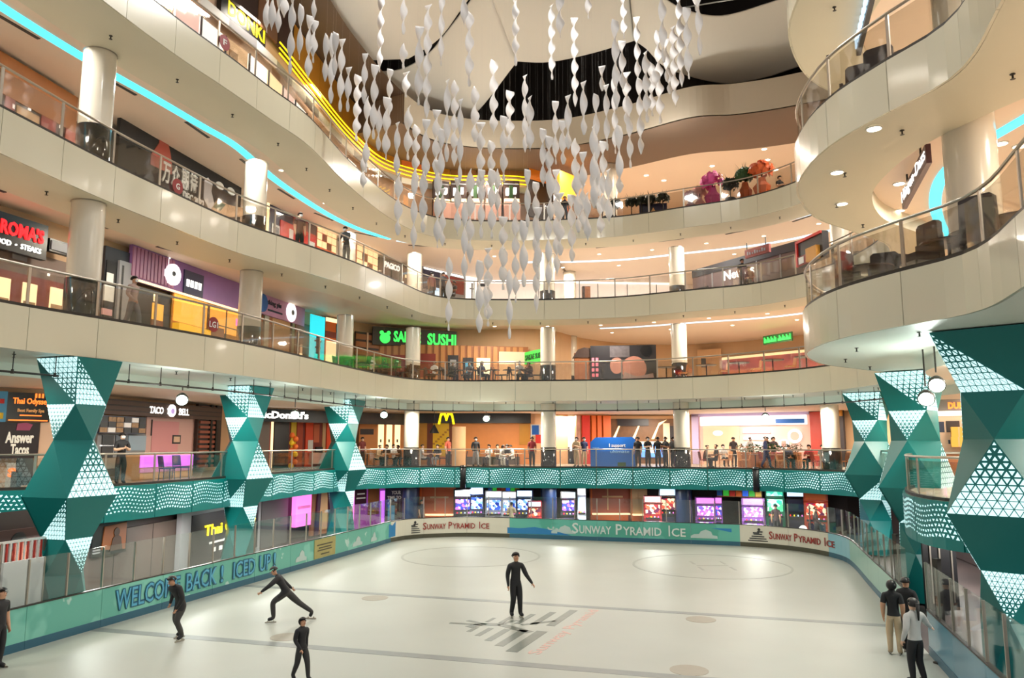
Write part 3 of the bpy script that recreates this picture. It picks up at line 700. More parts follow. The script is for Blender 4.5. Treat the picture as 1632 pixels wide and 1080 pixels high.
def shelf_grid(nx, nz, mats, z0=.05, z1=.95, gap=.12, d=.03):
    out = []
    for i in range(nx):
        for j in range(nz): out.append(('display_panel', (i + gap / 2) / nx, (i + 1 - gap / 2) / nx, z0 + (z1 - z0) * (j + gap / 2) / nz, z0 + (z1 - z0) * (j + 1 - gap / 2) / nz, mats[(i * 7 + j * 3 + i * j) % len(mats)], d))
    return out
dkbrown = mat('dark_brown_wood', S(58, 38, 30), .5, noise=.2, nscale=4); brownw = mat('warm_brown_wood', S(150, 92, 52), .5, noise=.15, nscale=5); tan = mat('tan_panel', S(206, 162, 116), .5, noise=.05)
maroon = mat('maroon_wall', S(132, 46, 34), .5); charcoal = mat('charcoal_panel', S(40, 38, 42), .4); greyp = mat('grey_panel', S(150, 148, 150), .45); purple = mat('purple_panel', S(134, 92, 150), .4, noise=.1, nscale=2); lilac = mat('lilac_frame', S(196, 176, 214), .4)
redp = mat('red_panel', S(206, 40, 28), .4); orangep = mat('orange_panel', S(226, 104, 28), .45); amberwall = mat('amber_wall', S(226, 144, 72), .5, noise=.06); yellowp = mat('yellow_panel', S(240, 196, 30), .4); pinkwall = mat('pink_wall', S(230, 182, 170), .5); peach = mat('peach_wall', S(240, 200, 168), .5); navyp = mat('navy_panel', S(34, 32, 62), .4); bluep = mat('picture_board', S(22, 92, 178), .35); skyp = mat('sky_blue_panel', S(90, 170, 214), .4); greenleaf = mat('leaf_green', S(40, 74, 32), .6, noise=.3, nscale=8); golden = mat('golden_panel', S(190, 132, 40), .4, .2, noise=.15, nscale=2); foodp = mat('food_print', S(190, 150, 110), .5, noise=.5, nscale=9)
g_white = glow('lit_white_sign', (255, 252, 246), 1.2); g_warm = glow('lit_warm_panel', (255, 226, 176), 1.05); g_red = glow('lit_red_letters', (255, 30, 36), 1.5); g_green = glow('lit_green_letters', (60, 240, 90), 1.1); g_yellow = glow('lit_yellow_letters', (255, 226, 20), 1.4); g_orange = glow('lit_orange_letters', (255, 130, 50), 1.2); g_amber = glow('lit_amber_interior', (255, 176, 70), .9); g_pink = glow('lit_pink_box', (255, 120, 214), 1.2); g_violet = glow('lit_violet_counter', (206, 110, 240), 1.1); g_cyan = glow('lit_cyan_banner', (40, 210, 226), .85); g_blue = glow('lit_blue_screen', (90, 150, 255), 1.1); g_ice = glow('lit_pale_screen', (196, 226, 255), 1.2)
# ---- middle-lower ring (grill, dessert shop, sushi)
wq('1', 'shop_sign', 'black fascia sign with big red letters over white RIBS SEAFOOD STEAKS', 'sign', -78, 77, 338, 396, black, .5, .2,
   [('T', "TONY ROMA'S", g_red, .03, .95, .42, .82, .03), ('T', 'RIBS  \u2022  SEAFOOD  \u2022  STEAKS', g_white, .05, .93, .13, .28)])
wq('1', 'sign_blank', 'blank grey panel set in a black fascia behind the leftmost column', 'sign', 79, 113, 384, 404, black, .5, .18, [('face', .05, .95, .15, .85, greyp)])
wq('1', 'restaurant_wall', 'dark red restaurant wall with three lit food posters, left of the lower columns', 'shop front', -60, 108, 436, 520, maroon, .4, .12,
   [('poster', .3, .4, .3, .85, g_warm), ('poster', .52, .66, .3, .85, g_warm), ('poster', .80, .97, .3, .88, g_warm), ('food_print', .53, .65, .32, .5, foodp, .05), ('food_print', .81, .96, .32, .55, foodp, .05), ('food_print', .31, .39, .32, .48, foodp, .05)])
wq('1', 'dim_interior_panel', 'dim brown panel standing for the dim ceiling between the grill sign and its red wall', 'shop front', -60, 110, 398, 436, mat('dim_taupe', S(128, 108, 96), .6), .1, .1, [('lamp_panel', .42, .56, .55, .8, greyp), ('lamp_panel', .78, .8, .2, .3, g_white)])  # flat panel; the dimness of the interior ceiling is put into its colour
wq('1', 'shop_entrance', 'black and grey shop entrance with a white cow print beside the second lower column', 'shop front', 164, 208, 398, 520, charcoal, .4, .15,
   [('door_panel', .05, .42, 0, .82, black), ('pilaster', .46, .97, 0, .86, greyp, .1), ('door_panel', .55, .62, 0, .8, black, .11), ('cow_print', .02, .36, .3, .5, white, .06), ('cow_print', .06, .3, .52, .66, white, .06), ('cow_print', .0, .34, .12, .2, mat('pale_pink_print', S(224, 170, 170), .5), .06)])
wq('1', 'dessert_sign', 'purple fluted fascia with a round white lit emblem over the yellow dessert shop', 'sign', 208, 384, 424, 474, purple, .5, .15,
   slats('slat', 12, .12, .95, mat('mauve_slat', S(164, 104, 132), .4), .05, 0, .34) + [('sign_board', .42, .6, .02, .8, navyp, .05), ('D', 'emblem', .31, .5, .42, g_white, .16), ('P', 'emblem_ear', [(.27, .75), (.29, 1.05), (.305, .8)], g_white), ('D', 'emblem_eye', .305, .52, .1, charcoal, .18), ('warm_trim', 0, 1, 0, .06, g_warm, .06)] +
   [('character', a, a + .024, .3, .52, g_white, .08) for a in (.44, .477, .515, .552)])
wq('1', 'shopfront', 'black tiled front with a small lit window left of the dessert interior', 'shop front', 208, 271, 462, 528, black, .35, .12, [('window', .52, .8, .02, .7, g_amber), ('lamp', .54, .62, .74, .95, g_warm), ('counter_print', .5, .8, .05, .3, brownw, .06)])
wq('1', 'dessert_interior', 'glowing yellow dessert shop interior with counters behind glass', 'shop front', 272, 384, 482, 548, golden, .3, .1,
   [('back_wall', .02, .98, .35, .96, g_amber), ('counter', .02, .45, .05, .3, mat('lit_counter_yellow', S(250, 190, 40), .4, 0, .6), .3), ('door_frame', .46, .5, 0, .95, dkbrown), ('door_panel', .5, .72, 0, .45, brownw, .06), ('window_bar', .74, .75, 0, .95, dkbrown, .07), ('window_bar', .96, .98, 0, .95, dkbrown, .07), ('window_bar', .5, .98, .5, .52, dkbrown, .07), ('pink_lamp', .9, .98, .62, .8, g_pink, .06)])
wq('1', 'tea_sign', 'pink and purple sign with dark script and a round white emblem', 'sign', 416, 486, 478, 510, mat('pink_purple_sign', S(206, 150, 190), .4, noise=.2, nscale=1.2), .5, .15,
   [('T', 'thing yiu', navyp, .12, .42, .45, .75), ('script_line', .14, .45, .22, .3, navyp), ('D', 'emblem', .66, .5, .5, g_white), ('D', 'emblem_dot', .68, .5, .14, greyp, .08), ('D', 'emblem', 0.02, .5, .45, bluep)])
wq('1', 'tea_shop', 'bronze shop front of glass doors and poles under the pink and purple sign', 'shop front', 416, 496, 508, 580, brownw, .35, .1,
   [('door_panel', .18, .52, 0, .95, tan), ('pole', .02, .1, 0, .95, steel, .1), ('pole', .55, .6, 0, 1, steel, .1), ('blind', .64, .97, .3, .95, mat('draped_bronze', S(150, 104, 84), .5)), ('handle', .75, .8, .2, .5, g_warm), ('bar', .6, 1, .45, .47, steel, .06)])
wq('1', 'hanging_banner', 'bright cyan vertical banner with dark script beside the small orange shop', 'banner', 494, 517, 503, 590, g_cyan, .8, .05, [('script_stroke', .42, .6, .3, .62, navyp), ('script_stroke', .3, .75, .52, .55, navyp), ('script_stroke', .35, .7, .4, .43, navyp), ('script_stroke', .55, .62, .22, .34, navyp)])
wq('1', 'shopfront', 'small orange shop with a dark P sign right of the cyan banner', 'shop front', 518, 545, 508, 585, orangep, .4, .1, [('fascia', 0, 1, .6, .72, maroon), ('sign_board', .62, 1, .72, .9, charcoal, .08), ('T', 'P', g_white, .7, .9, .75, .87, .012, .03, -.08), ('window', .05, .9, .1, .52, g_warm), ('trim', 0, 1, .92, 1, g_warm)])
wq('1', 'shopfront', 'dark wood shop between the third left column and the green sushi lettering', 'shop front', 566, 606, 530, 602, dkbrown, .4, .1, boards_('board', 6, brownw, .04) + [('pole', .42, .47, 0, 1, mat('pale_pole', S(200, 160, 130), .4), .09)])
wq('1', 'sushi_sign', 'dark fascia with big green lit lettering and a round green emblem', 'sign', 594, 728, 524, 552, mat('dark_olive_fascia', S(38, 30, 22), .5), .6, .2,
   [('T', 'SAKAE', g_green, .24, .56, .2, .82, .03), ('T', 'SUSHI', g_green, .64, .99, .12, .8, .03), ('D', 'emblem', .14, .38, .32, g_green, .06), ('D', 'emblem', .10, .68, .12, g_green, .06), ('D', 'emblem', .18, .68, .12, g_green, .06)])
wq('1', 'sushi_restaurant', 'long wooden slatted sushi restaurant front with dark framed menus below the green lettering', 'shop front', 600, 842, 550, 608, brownw, .35, .12,
   slats('slat', 22, .0, .98, mat('honey_wood_slat', S(186, 128, 74), .5), .06, .02, .98, .62) + [('interior', .03, .19, .1, .7, maroon, .07), ('interior', .23, .38, .1, .75, maroon, .07), ('menu_frame', .46, .53, .15, .72, charcoal, .09), ('menu_frame', .56, .63, .1, .66, charcoal, .09), ('menu_frame', .65, .74, .2, .66, g_warm, .09), ('menu_face', .475, .515, .3, .6, greyp, .1), ('menu_face', .575, .615, .25, .55, skyp, .1), ('pale_counter', .8, .98, .05, .5, tan, .09), ('interior', .8, .98, .5, .85, peach, .08)])
p, q = at(836, 570, 47.5), at(868, 575, 45.2)
wbox('green_sign', 'small slanted bright green sign by the far second-row column', 'sign', p, q, zpix(848, 578, (p + q) / 2), zpix(848, 558, (p + q) / 2), mat('lit_green_board', S(60, 190, 70), .5, 0, .12), .12, [('T', 'SAKAE SUSHI', mat('dark_green_letters', S(10, 70, 30), .5), .06, .94, .3, .75, .02)])
p, q = at(916, 580, 46.2), at(942, 580, 46.2)
o = wbox('display_pillar', 'brown rounded display pillar with a dark curved cap beside the photo mural', 'pillar', p, q, Z1, zpix(929, 562, p), brownw, .5); w_ = q.x - p.x; h_ = zpix(929, 562, p) - Z1
MB().prism([(-.12, h_ - .3), (w_ + .05, h_ - .3), (w_ + .05, h_ + .25), (w_ * .6, h_ + .32), (w_ * .2, h_ + .2)], -.06, .5).obj('cap', dkbrown, o)
skinprint = mat('print_skin', S(178, 124, 108), .5, noise=.15, nscale=2)
p, q = at(941, 577, 46.0), at(1046, 577, 45.4)
wbox('photo_mural', 'tall dark photo mural of a smiling face and pink hearts on the far lower balcony', 'poster', p, q, Z1, zpix(990, 551, p), charcoal, .15,
   [('D', 'face_print', .66, .42, .75, skinprint, .02, 1), ('D', 'face_print', .40, .5, .5, skinprint, .02, .8), ('D', 'hair_print', .85, .85, .35, black, .04), ('hair_print', .3, .6, .7, .98, mat('print_grey', S(90, 84, 88), .5, noise=.5, nscale=6)), ('P', 'blanket_print', [(.45, .02), (.97, .02), (.95, .3), (.7, .22), (.52, .34)], mat('print_linen', S(150, 128, 122), .5), .05)] + [('heart_print', .02 + .06 * (i % 2), .06 + .06 * (i % 2), .62 - .13 * (i // 2) , .7 - .13 * (i // 2), mat('print_pink', S(240, 130, 150), .5)) for i in range(8)])
wq('1', 'wall_mural', 'pale pink patterned wall behind the far right lower cafe tables', 'wall panel', 1150, 1322, 562, 604, mat('pink_mural', S(206, 120, 118), .5, noise=.5, nscale=1.2), .3, .1, [('lit_edge', 0, 1, .9, 1, g_warm)])
wq('1', 'wall_panel', 'tan wall block with warm light left of the pink patterned wall', 'wall panel', 1112, 1150, 556, 604, tan, .5, .3, [('small_emblem', .15, .35, .4, .7, charcoal)])
wq('1', 'green_sign', 'small lit green lettering under the ceiling of the far right lower gallery', 'sign', 1216, 1262, 532, 546, mat('green_sign_board', S(30, 90, 40), .5), 4, .1, [('letter_stroke', .05 + .04 * i + (.05 if i > 10 else 0), .075 + .04 * i + (.05 if i > 10 else 0), .2, .8 - .18 * (i % 3), g_green, .05) for i in range(22)])
# ---- upper-middle ring
wq('G', 'shop_bulkhead', 'plain brown bulkhead over the amber lit boutique at far left of the middle ring', 'shop front', -40, 126, 112, 172, mat('brown_bulkhead', S(150, 92, 44), .6), .4, .15, ())
wq('G', 'boutique', 'boutique window with red brown panels and spot lamps behind the leftmost upper glass', 'shop front', -60, 127, 150, 240, dkbrown, .35, .12,
   [('panel', .3, .38, 0, .8, maroon), ('panel', .62, .76, 0, .85, maroon), ('panel', .86, .97, 0, .85, mat('brick_red', S(160, 70, 50), .5)), ('display', .4, .6, .1, .7, foodp), ('lamp', .44, .46, .76, .82, g_white), ('lamp', .5, .52, .72, .78, g_white), ('lamp', .8, .82, .7, .76, g_white), ('lamp', .36, .38, .6, .68, g_white), ('display', .77, .85, .1, .55, g_amber)])
hoard = wq('G', 'hoarding', 'black hoarding with a red brown bottle, white Chinese lettering and OPENING DEC 2022', 'hoarding', 186, 386, 206, 350, mat('black_hoarding', S(12, 8, 8), .8), .6, .15, [])
hp = hoard; wl = max(v.co.x for v in hp.data.vertices); hh = max(v.co.z for v in hp.data.vertices)
def hx(px, py):                # picture point to local metres on the hoarding's face
    pl = [Vector((hp.location.x, hp.location.y)), Vector((hp.location.x + wl * math.cos(hp.rotation_euler.z), hp.location.y + wl * math.sin(hp.rotation_euler.z)))]
    p = on_curve(px, py, pl); return (Vector((p.x, p.y)) - pl[0]).length, p.z - hp.location.z
def hpoly(nm, pts, m, d=.03): MB().prism([hx(*p) for p in pts], -d, 0).obj(nm, m, hp)
bottle = mat('bottle_print', S(150, 62, 48), .35, noise=.25, nscale=2)
hpoly('bottle_print', [(239, 262), (273, 278), (273, 262), (271, 245), (268, 232), (268, 222), (254, 217), (253, 228), (246, 238), (240, 246)], bottle)
x0, z0 = hx(256, 283); x1, z1 = hx(312, 296)
for s, px in (('\u4e07', 264), ('\u4f17', 279), ('\u671f', 294), ('\u5f85', 308)):
    a, zc = hx(px - 6, 280 + (px - 286) * .35); b_, _ = hx(px + 6, 280); lettering(s, white, (a, b_, zc - .42, zc + .42), hp, .02, .05)
a, z_ = hx(246, 292); b_, _ = hx(276, 300); lettering('OPENING', white, (a, b_, z_ - .3, z_), hp, .012, .05)
a, z_ = hx(291, 305); b_, _ = hx(324, 320); lettering('DEC 2022', white, (a, b_, z_ - .3, z_ + .04), hp, .012, .05)
hpoly('spoon_print', [(324, 316), (333, 335), (342, 330), (336, 305), (338, 294), (331, 283), (325, 288)], mat('print_porcelain', S(190, 184, 186), .5))
for c, e in (((350, 296), white), ((368, 305), white)):
    x, z = hx(*c); MB().prism([(x + .3 * math.cos(t * PI / 8), z + .17 * math.sin(t * PI / 8)) for t in range(16)], -.03, 0).obj('bowl_print', e, hp)
hpoly('salad_print', [(336, 332), (346, 318), (362, 326), (380, 330), (384, 350), (350, 345)], foodp, .04); hpoly('leaf_print', [(338, 330), (346, 320), (358, 326), (350, 336)], greenleaf, .05)
wq('G', 'shopfront', 'dark navy shop with a red panel and white script past the second upper column', 'shop front', 424, 505, 312, 398, navyp, .5, .12,
   [('dull_red_area', .5, .8, .45, .9, mat('dim_red', S(120, 40, 44), .5)), ('red_panel', .25, .98, .0, .45, redp, .05), ('script', .42, .5, .14, .36, white, .06), ('script', .84, .95, .08, .3, white, .06), ('frame', .1, .24, .0, .32, white, .05), ('frame_inner', .12, .22, .03, .28, charcoal, .06), ('trim', 0, .04, 0, 1, g_warm)])  # includes a plain dull red rectangle above the red panel
for a, b_, t_, u_, n_ in ((505, 536, 362, 400, 'first'), (568, 602, 392, 432, 'second')):
    wq('G', 'display_shelves', n_ + ' bank of glowing cream display shelves ' + ('before' if n_ == 'first' else 'after') + ' the leaning man on the middle ring', 'shelves', a, b_, t_, u_, orangep, .5, .15, shelf_grid(4, 3, [g_warm, g_warm, brownw]))
wq('G', 'dark_glass_shop', 'dark glass shop with small white lettering near the corner of the middle ring', 'shop front', 604, 655, 418, 466, mat('smoky_front', S(92, 74, 68), .3), .5, .15, [('T', 'PAGICO', g_white, .15, .62, .72, .92, .03), ('mullion', .36, .38, 0, .7, black), ('mullion', .62, .64, 0, .7, black), ('lamp', .7, .75, .3, .45, g_white), ('lamp', .8, .84, .6, .7, g_warm)])
wq('G', 'phone_shop', 'grey and maroon shop front with screens behind the group standing at the far corner', 'shop front', 671, 742, 430, 482, greyp, 1.2, .15, [('screen', .04, .4, .3, .9, navyp), ('screen', .45, .95, .35, .85, maroon), ('lit_band', .05, .95, .88, .94, g_white), ('lit_shelf', .3, .6, .1, .4, g_ice)])
wq('G', 'light_sign', 'lit white vertical panel with grey letters at the far end of the middle ring', 'sign', 742, 760, 436, 486, g_white, 1.2, .1, [('letter_stroke', .5, .62, .15, .7, greyp), ('letter_stroke', .35, .75, .5, .54, greyp)])
wq('G', 'white_shop', 'long bright white shop front across the far end of the middle ring', 'shop front', 762, 1092, 446, 486, mat('bright_white_front', S(250, 240, 236), .5, 0, .55, S(255, 240, 232)), .6, .1, [('lit_edge', 0, 1, .86, .95, g_white), ('camera_box', .01, .035, .68, .8, charcoal), ('camera_box', .17, .19, .68, .8, charcoal)] + [('joint', i / 7, i / 7 + .004, 0, .86, greyp, .03) for i in range(1, 7)])
p, q = at(928, 465, 45), at(941, 465, 45); wbox('brown_stand', 'narrow brown stand on the bright far end of the middle ring', 'stand', p, q, ZG, zpix(935, 456, p), brownw, .4, [('edge', 0, .3, 0, 1, dkbrown)])
p, q = at(1104, 450, 44.5), at(1280, 420, 37.5)
wbox('grey_shop', 'dark slanting shop front with white script at the right of the middle ring', 'shop front', p, q, ZG, ZG + 2.3, mat('smoked_front', S(104, 84, 84), .3, noise=.3, nscale=2), .2,
   [('band', 0, 1, .8, 1, charcoal), ('T', 'Neteus', g_white, .32, .6, .52, .75, .02), ('mullion', .2, .21, 0, .8, greyp), ('mullion', .62, .63, 0, .8, greyp), ('mullion', .82, .83, 0, .8, greyp), ('dark_leaf', .02, .16, .1, .5, black)])
p, q = at(1187, 403, 40), at(1226, 408, 38.5)
wbox('hanging_sign', 'maroon hanging sign board with grey letters under the topmost ring at far right', 'sign', p, q, zpix(1206, 412, p), zpix(1206, 399, p), maroon, .15, [*[('letter_stroke', .1 + .1 * i, .16 + .1 * i, .3, .7 - .1 * (i % 3), greyp, .02) for i in range(8)], ('hanger', .1, .12, 1, 1.8, darkmetal), ('hanger', .88, .9, 1, 1.8, darkmetal)])
p, q = at(1271, 420, 33.8), at(1312, 410, 31.8)
wbox('red_framed_shop', 'dark shop with a bright red frame close to the round right balcony', 'shop front', p, q, ZG, zpix(1290, 386, p), charcoal, .3, [('red_frame', 0, 1, .9, 1, redp, .08), ('red_frame', 0, .06, 0, 1, redp, .08), ('stand', .1, .5, 0, .35, maroon, .1), ('counter', .5, .9, 0, .5, golden, .2), ('poster', .15, .35, .05, .3, white, .12)])
# ---- topmost ring
litp = [g_white, g_warm, mat('lit_pink_panel', S(255, 214, 206), .5, 0, .8), g_white, mat('lit_product_print', S(226, 190, 150), .5, 0, .5)]
wallF = off_poly(CV['F'][1], -.25)
rowF = resample([p for p in wallF if 14 < p.y < 40 and p.x < -8], 1.35)
for i, (a, b_) in enumerate(zip(rowF, rowF[1:])):
    wbox('lit_window', 'glowing white lit window of the discount store on the topmost ring', 'window display', a, b_ + (a - b_) * .04, ZF, ZF + 2.55, litp[i % 5], .12, [('product_print', .15, .8, .2, .5, litp[(i + 2) % 5], .03), ('frame_bar', 0, .04, 0, 1, charcoal, .06)] + ([('product_print', .2, .55, .55, .85, foodp, .03)] if i % 3 == 0 else []), 'lit windows of the discount store')
p, q = on_curve(352, 20, wallF), on_curve(424, 52, wallF)
wbox('discount_sign', 'black board with two lines of yellow lit lettering at the top edge', 'sign', p, q, ZF + 3.35, ZF + 4.75, black, .2, [('T', 'DON DON', g_yellow, .08, .95, .56, .9, .01, .008), ('T', 'DONKI', g_yellow, .14, .97, .08, .5, .015, .008)])
root = empty('neon_tubes', (0, 0, 0), 0, 'three parallel yellow neon lines running along the topmost shop front', 'light')
rowN = [p for p in off_poly(CV['F'][1], -.55) if p.y > q.y + .2 and p.x < 1.6]
for dz in (0, .24, .48): MB().tube(lift(rowN, ZF + 3.4 + dz), .032, 6).obj('neon_tube', g_yellow, root)
root = empty('header_band', (0, 0, 0), 0, 'golden and brown header panels above the yellow neon lines', 'shop front')
rowH = resample([p for p in off_poly(CV['F'][1], -.3) if p.y > 24.9 and p.x < 1.6], 1.6)
hm = [dkbrown, dkbrown, mat('dim_bronze', S(120, 84, 58), .5), dkbrown, golden, golden, golden, golden, golden, golden, golden, golden, mat('orange_header', S(210, 110, 50), .5, 0, .12), golden, mat('bronze_header', S(150, 104, 60), .5), mat('bronze_header', S(150, 104, 60), .5)]
for i, (a, b_) in enumerate(zip(rowH, rowH[1:])):
    curved_panel([a, a.lerp(b_, .5), b_ + (a - b_) * .03], ZF + 4.0, ZT + 1.4, .1).obj('header_panel', hm[min(i, len(hm) - 1)], root)
    curved_panel([a, a.lerp(b_, .5), b_], ZF + 2.95, ZF + 3.3, .1).obj('white_trim', greyp if i % 2 else white, root)
for i, (a, b_) in enumerate(((690, 716), (718, 744), (746, 772), (774, 800), (802, 828))):
    wq('F', 'food_counter', 'topmost food counter with white lamps and plants, ' + ['by the corner', 'second from the corner', 'third from the corner', 'fourth from the corner', 'next to the black wall'][i], 'counter', a, b_, 288, 352, dkbrown, .6, .15,
       [('counter_front', .02, .98, 0, .42, pinkwall, .5), ('lit_shelf', .05, .95, .44, .52, g_warm, .3), ('lamp', .15, .32, .62, .78, g_white, .3), ('lamp', .6, .78, .66, .8, g_white, .3), ('plant', .36, .56, .5, .85, greenleaf, .25), ('shelf_line', .05, .95, .9, .93, greyp)])
wq('F', 'black_wall', 'black wall with an orange upper panel at the centre of the far topmost ring', 'wall panel', 843, 882, 266, 348, black, .9, .2, [('orange_top', 0, 1, .7, 1, mat('deep_orange', S(196, 112, 20), .5, 0, .15))])
wq('F', 'orange_glow_panel', 'panel of orange lamp glow right of the black wall on the far topmost ring', 'sign', 892, 918, 276, 318, mat('orange_lamp_glow', S(255, 160, 40), .5, 0, .9), 2.5, .2, [('stand', .3, .7, -.5, 0, orangep)])  # glow of an orange lamp, put in as an emissive panel
# ---- concourse level (round the ice, one floor up)
wq('2', 'spa_sign', 'black spa sign with orange lettering at the left edge above the concourse', 'sign', 11, 80, 626, 672, black, .8, .15,
   [('T', 'Thai Odyssey', g_orange, .12, .97, .55, .82, .015), ('T', 'Best Family Spa', mat('gold_letters', S(206, 150, 90), .5, 0, .4), .24, .86, .3, .45), ('line', .3, .8, .2, .24, g_orange), ('line', .05, .95, .03, .07, g_orange), ('flame', .62, .66, .84, .99, g_orange), ('flame', .7, .74, .84, .99, g_orange), ('flame', .78, .82, .84, .99, g_orange)])
wq('2', 'picture_board', 'pale blue picture panel at the left picture edge beside the black spa sign', 'sign', -14, 11, 623, 672, skyp, .8, .12, [('print', .4, .8, .1, .3, yellowp), ('print', .5, .8, .6, .75, redp)])
wq('2', 'taco_poster', 'dark poster with cream script lettering and a pink emblem under the spa sign', 'poster', -16, 62, 673, 730, mat('plum_black', S(38, 24, 26), .5), .75, .12,
   [('T', 'Answer', mat('cream_letters', S(240, 232, 214), .5, 0, .3), .3, .88, .42, .74, .03), ('T', 'Tacos', MATS['cream_letters'], .42, .8, .08, .4, .03), ('P', 'emblem', [(.5, .78), (.78, .78), (.84, .95), (.7, 1.0), (.52, .97)], mat('magenta_print', S(170, 70, 110), .5))])
wq('2', 'cream_pillar', 'cream lit pillar between the taco poster and the leftmost teal column', 'pillar', 62, 88, 672, 742, peach, .6, .3)
p, q = at(9, 757, 24.3), at(28, 757, 24.3); wbox('letter_stand', 'white standing sign with a big orange letter S at the left edge', 'sign', p, q, Z2, zpix(18, 738, p), white, .2, [('T', 'S', g_orange, .2, .85, .42, .8, .04)])
taco = wq('2', 'taco_header', 'dark wood header with white lit lettering split by a bell emblem', 'sign', 160, 352, 643, 665, dkbrown, 1.0, .2, boards_('board', 3, mat('dark_oak', S(84, 56, 40), .5), .03) + [('T', 'TACO', g_white, .345, .455, .22, .72, .02), ('D', 'bell_emblem', .52, .5, .27, g_white, .1), ('D', 'bell_emblem', .52, .46, .12, mat('lilac_lit', S(190, 160, 220), .5, 0, .6), .12), ('T', 'BELL', g_white, .59, .68, .22, .72, .02)])
wq('2', 'menu_board', 'lit menu board of food pictures over the taco kitchen', 'menu board', 158, 232, 663, 691, navyp, .9, .15, shelf_grid(6, 3, [foodp, charcoal, mat('menu_white', S(220, 210, 200), .5, 0, .4), charcoal, foodp]))
wq('2', 'taco_kitchen', 'steel taco kitchen with shelves and dark ovens under the menu board', 'kitchen', 154, 232, 691, 745, greyp, .6, .15, [('oven', .08, .3, .3, .95, charcoal), ('oven', .34, .56, .4, .95, mat('kitchen_grey', S(96, 104, 116), .4)), ('window', .6, .98, .5, .95, mat('pale_kitchen', S(170, 190, 206), .4)), ('counter', 0, 1, 0, .3, steel, .3), ('shelf', .05, .55, .64, .67, g_white)])
wq('2', 'pink_wall', 'pink lit wall with a small frame behind the taco counter', 'wall panel', 232, 314, 662, 744, pinkwall, .6, .15, [('frame', .48, .64, .45, .62, charcoal), ('frame_inner', .5, .62, .48, .59, peach, .05), ('alcove', .1, .6, .1, .88, mat('rose_wall', S(236, 160, 160), .5), .02), ('cord', .08, .09, .6, .9, charcoal)])
wq('2', 'slat_screen', 'brown timber slat screen at the right end of the taco counter', 'screen', 314, 352, 645, 744, dkbrown, .8, .15, boards_('slat', 13, mat('red_brown_slat', S(150, 78, 54), .5), .08, .05, .68, .55) + [('post', .7, .78, 0, 1, black, .1), ('post', .46, .54, 0, 1, black, .1)])
p, q = on_curve(222, 745, off_poly(CV['2'][0], 2.0)), on_curve(306, 742, off_poly(CV['2'][0], 2.0)); o = wbox('taco_counter', 'long serving counter glowing violet in front of the pink taco wall', 'counter', p, q, Z2, zpix(262, 724, (p + q) / 2), tan, .6, [('violet_light', 0, 1, .5, .98, g_violet), ('board', 0, 1, .3, .46, mat('counter_pink', S(214, 150, 200), .5)), ('board', 0, 1, .04, .26, tan)])
wq('2', 'burger_sign', 'black fascia with white lit rounded lettering behind the second teal column', 'sign', 384, 646, 655, 674, black, .9, .25, [('T', "McDonald's", g_white, .085, .36, .25, .85, .035)])
wq('2', 'burger_restaurant', 'burger restaurant front of black pillars, a yellow stripe and orange red panels', 'shop front', 410, 545, 672, 745, maroon, .5, .12,
   [('pillar', 0, .12, 0, 1, mat('brown_glass', S(110, 90, 76), .4)), ('pillar', .17, .33, 0, 1, black, .1), ('stripe', .14, .16, 0, 1, g_warm, .06), ('stripe', .36, .42, .35, 1, yellowp, .06), ('panel', .43, .5, .0, 1, mat('brick_panel', S(190, 70, 36), .5)), ('panel', .53, .62, 0, 1, mat('orange_red', S(240, 76, 30), .45), .06), ('kiosk', .63, .7, .55, .95, mat('dim_orange', S(206, 100, 60), .5)), ('stripe', .74, .78, .3, 1, tan), ('panel', .79, .87, 0, 1, MATS['orange_red'], .06), ('poster', .56, .62, .35, .6, white, .08), ('menu_box', .58, .76, .08, .32, mat('pale_pink_box', S(236, 190, 184), .5), .3), ('machine', .66, .74, .32, .45, charcoal, .1)])
wq('2', 'burger_wall', 'amber burger restaurant wall with three cream posters left of the far column', 'wall panel', 572, 646, 672, 745, amberwall, .5, .12, [('poster', .4, .52, .4, .95, g_warm), ('poster', .58, .7, .4, .95, g_warm), ('poster', .76, .88, .4, .95, g_warm), ('poster_dot', .44, .47, .55, .62, dkbrown, .06), ('poster_dot', .62, .65, .55, .62, dkbrown, .06), ('poster_dot', .8, .83, .55, .62, dkbrown, .06), ('menu_strip', .02, .3, .72, .84, dkbrown)])
wq('2', 'burger_fascia', 'black fascia with yellow lit double arch emblem right of the far column', 'sign', 662, 846, 656, 674, black, .9, .25,
   [('P', 'arch', [(.195, -.1), (.215, -.1), (.225, .55), (.24, .8), (.255, .5), (.262, .2), (.275, .2), (.268, .7), (.25, 1.05), (.232, 1.05), (.212, .75)], g_yellow, .1), ('P', 'arch', [(.262, .2), (.275, .2), (.282, .5), (.297, .8), (.312, .55), (.322, -.1), (.342, -.1), (.325, .75), (.305, 1.05), (.287, 1.05), (.269, .7)], g_yellow, .1)])
wq('2', 'burger_hall', 'glowing amber back wall of the burger restaurant behind the seated diners', 'wall panel', 662, 846, 672, 745, amberwall, .5, .12,
   [('wave_panel', .15, .29, .25, 1, yellowp, .05), ('brown_panel', .02, .1, 0, 1, golden), ('brown_panel', .1, .15, 0, 1, mat('chestnut', S(120, 56, 30), .5)), ('brown_panel', .29, .32, 0, 1, MATS['chestnut'])] + [('wave_line', .15 + .02 * i, .17 + .02 * i, .3 + .05 * i, .34 + .05 * i, golden, .07) for i in range(7)] + [('wave_line', .15 + .02 * i, .17 + .02 * i, .5 + .05 * i, .54 + .05 * i, golden, .07) for i in range(7)] + [('low_seat', .44, .9, .0, .24, mat('grey_seat', S(96, 86, 80), .5), .4), ('yellow_board', .9, .99, .5, .95, golden, .06)])
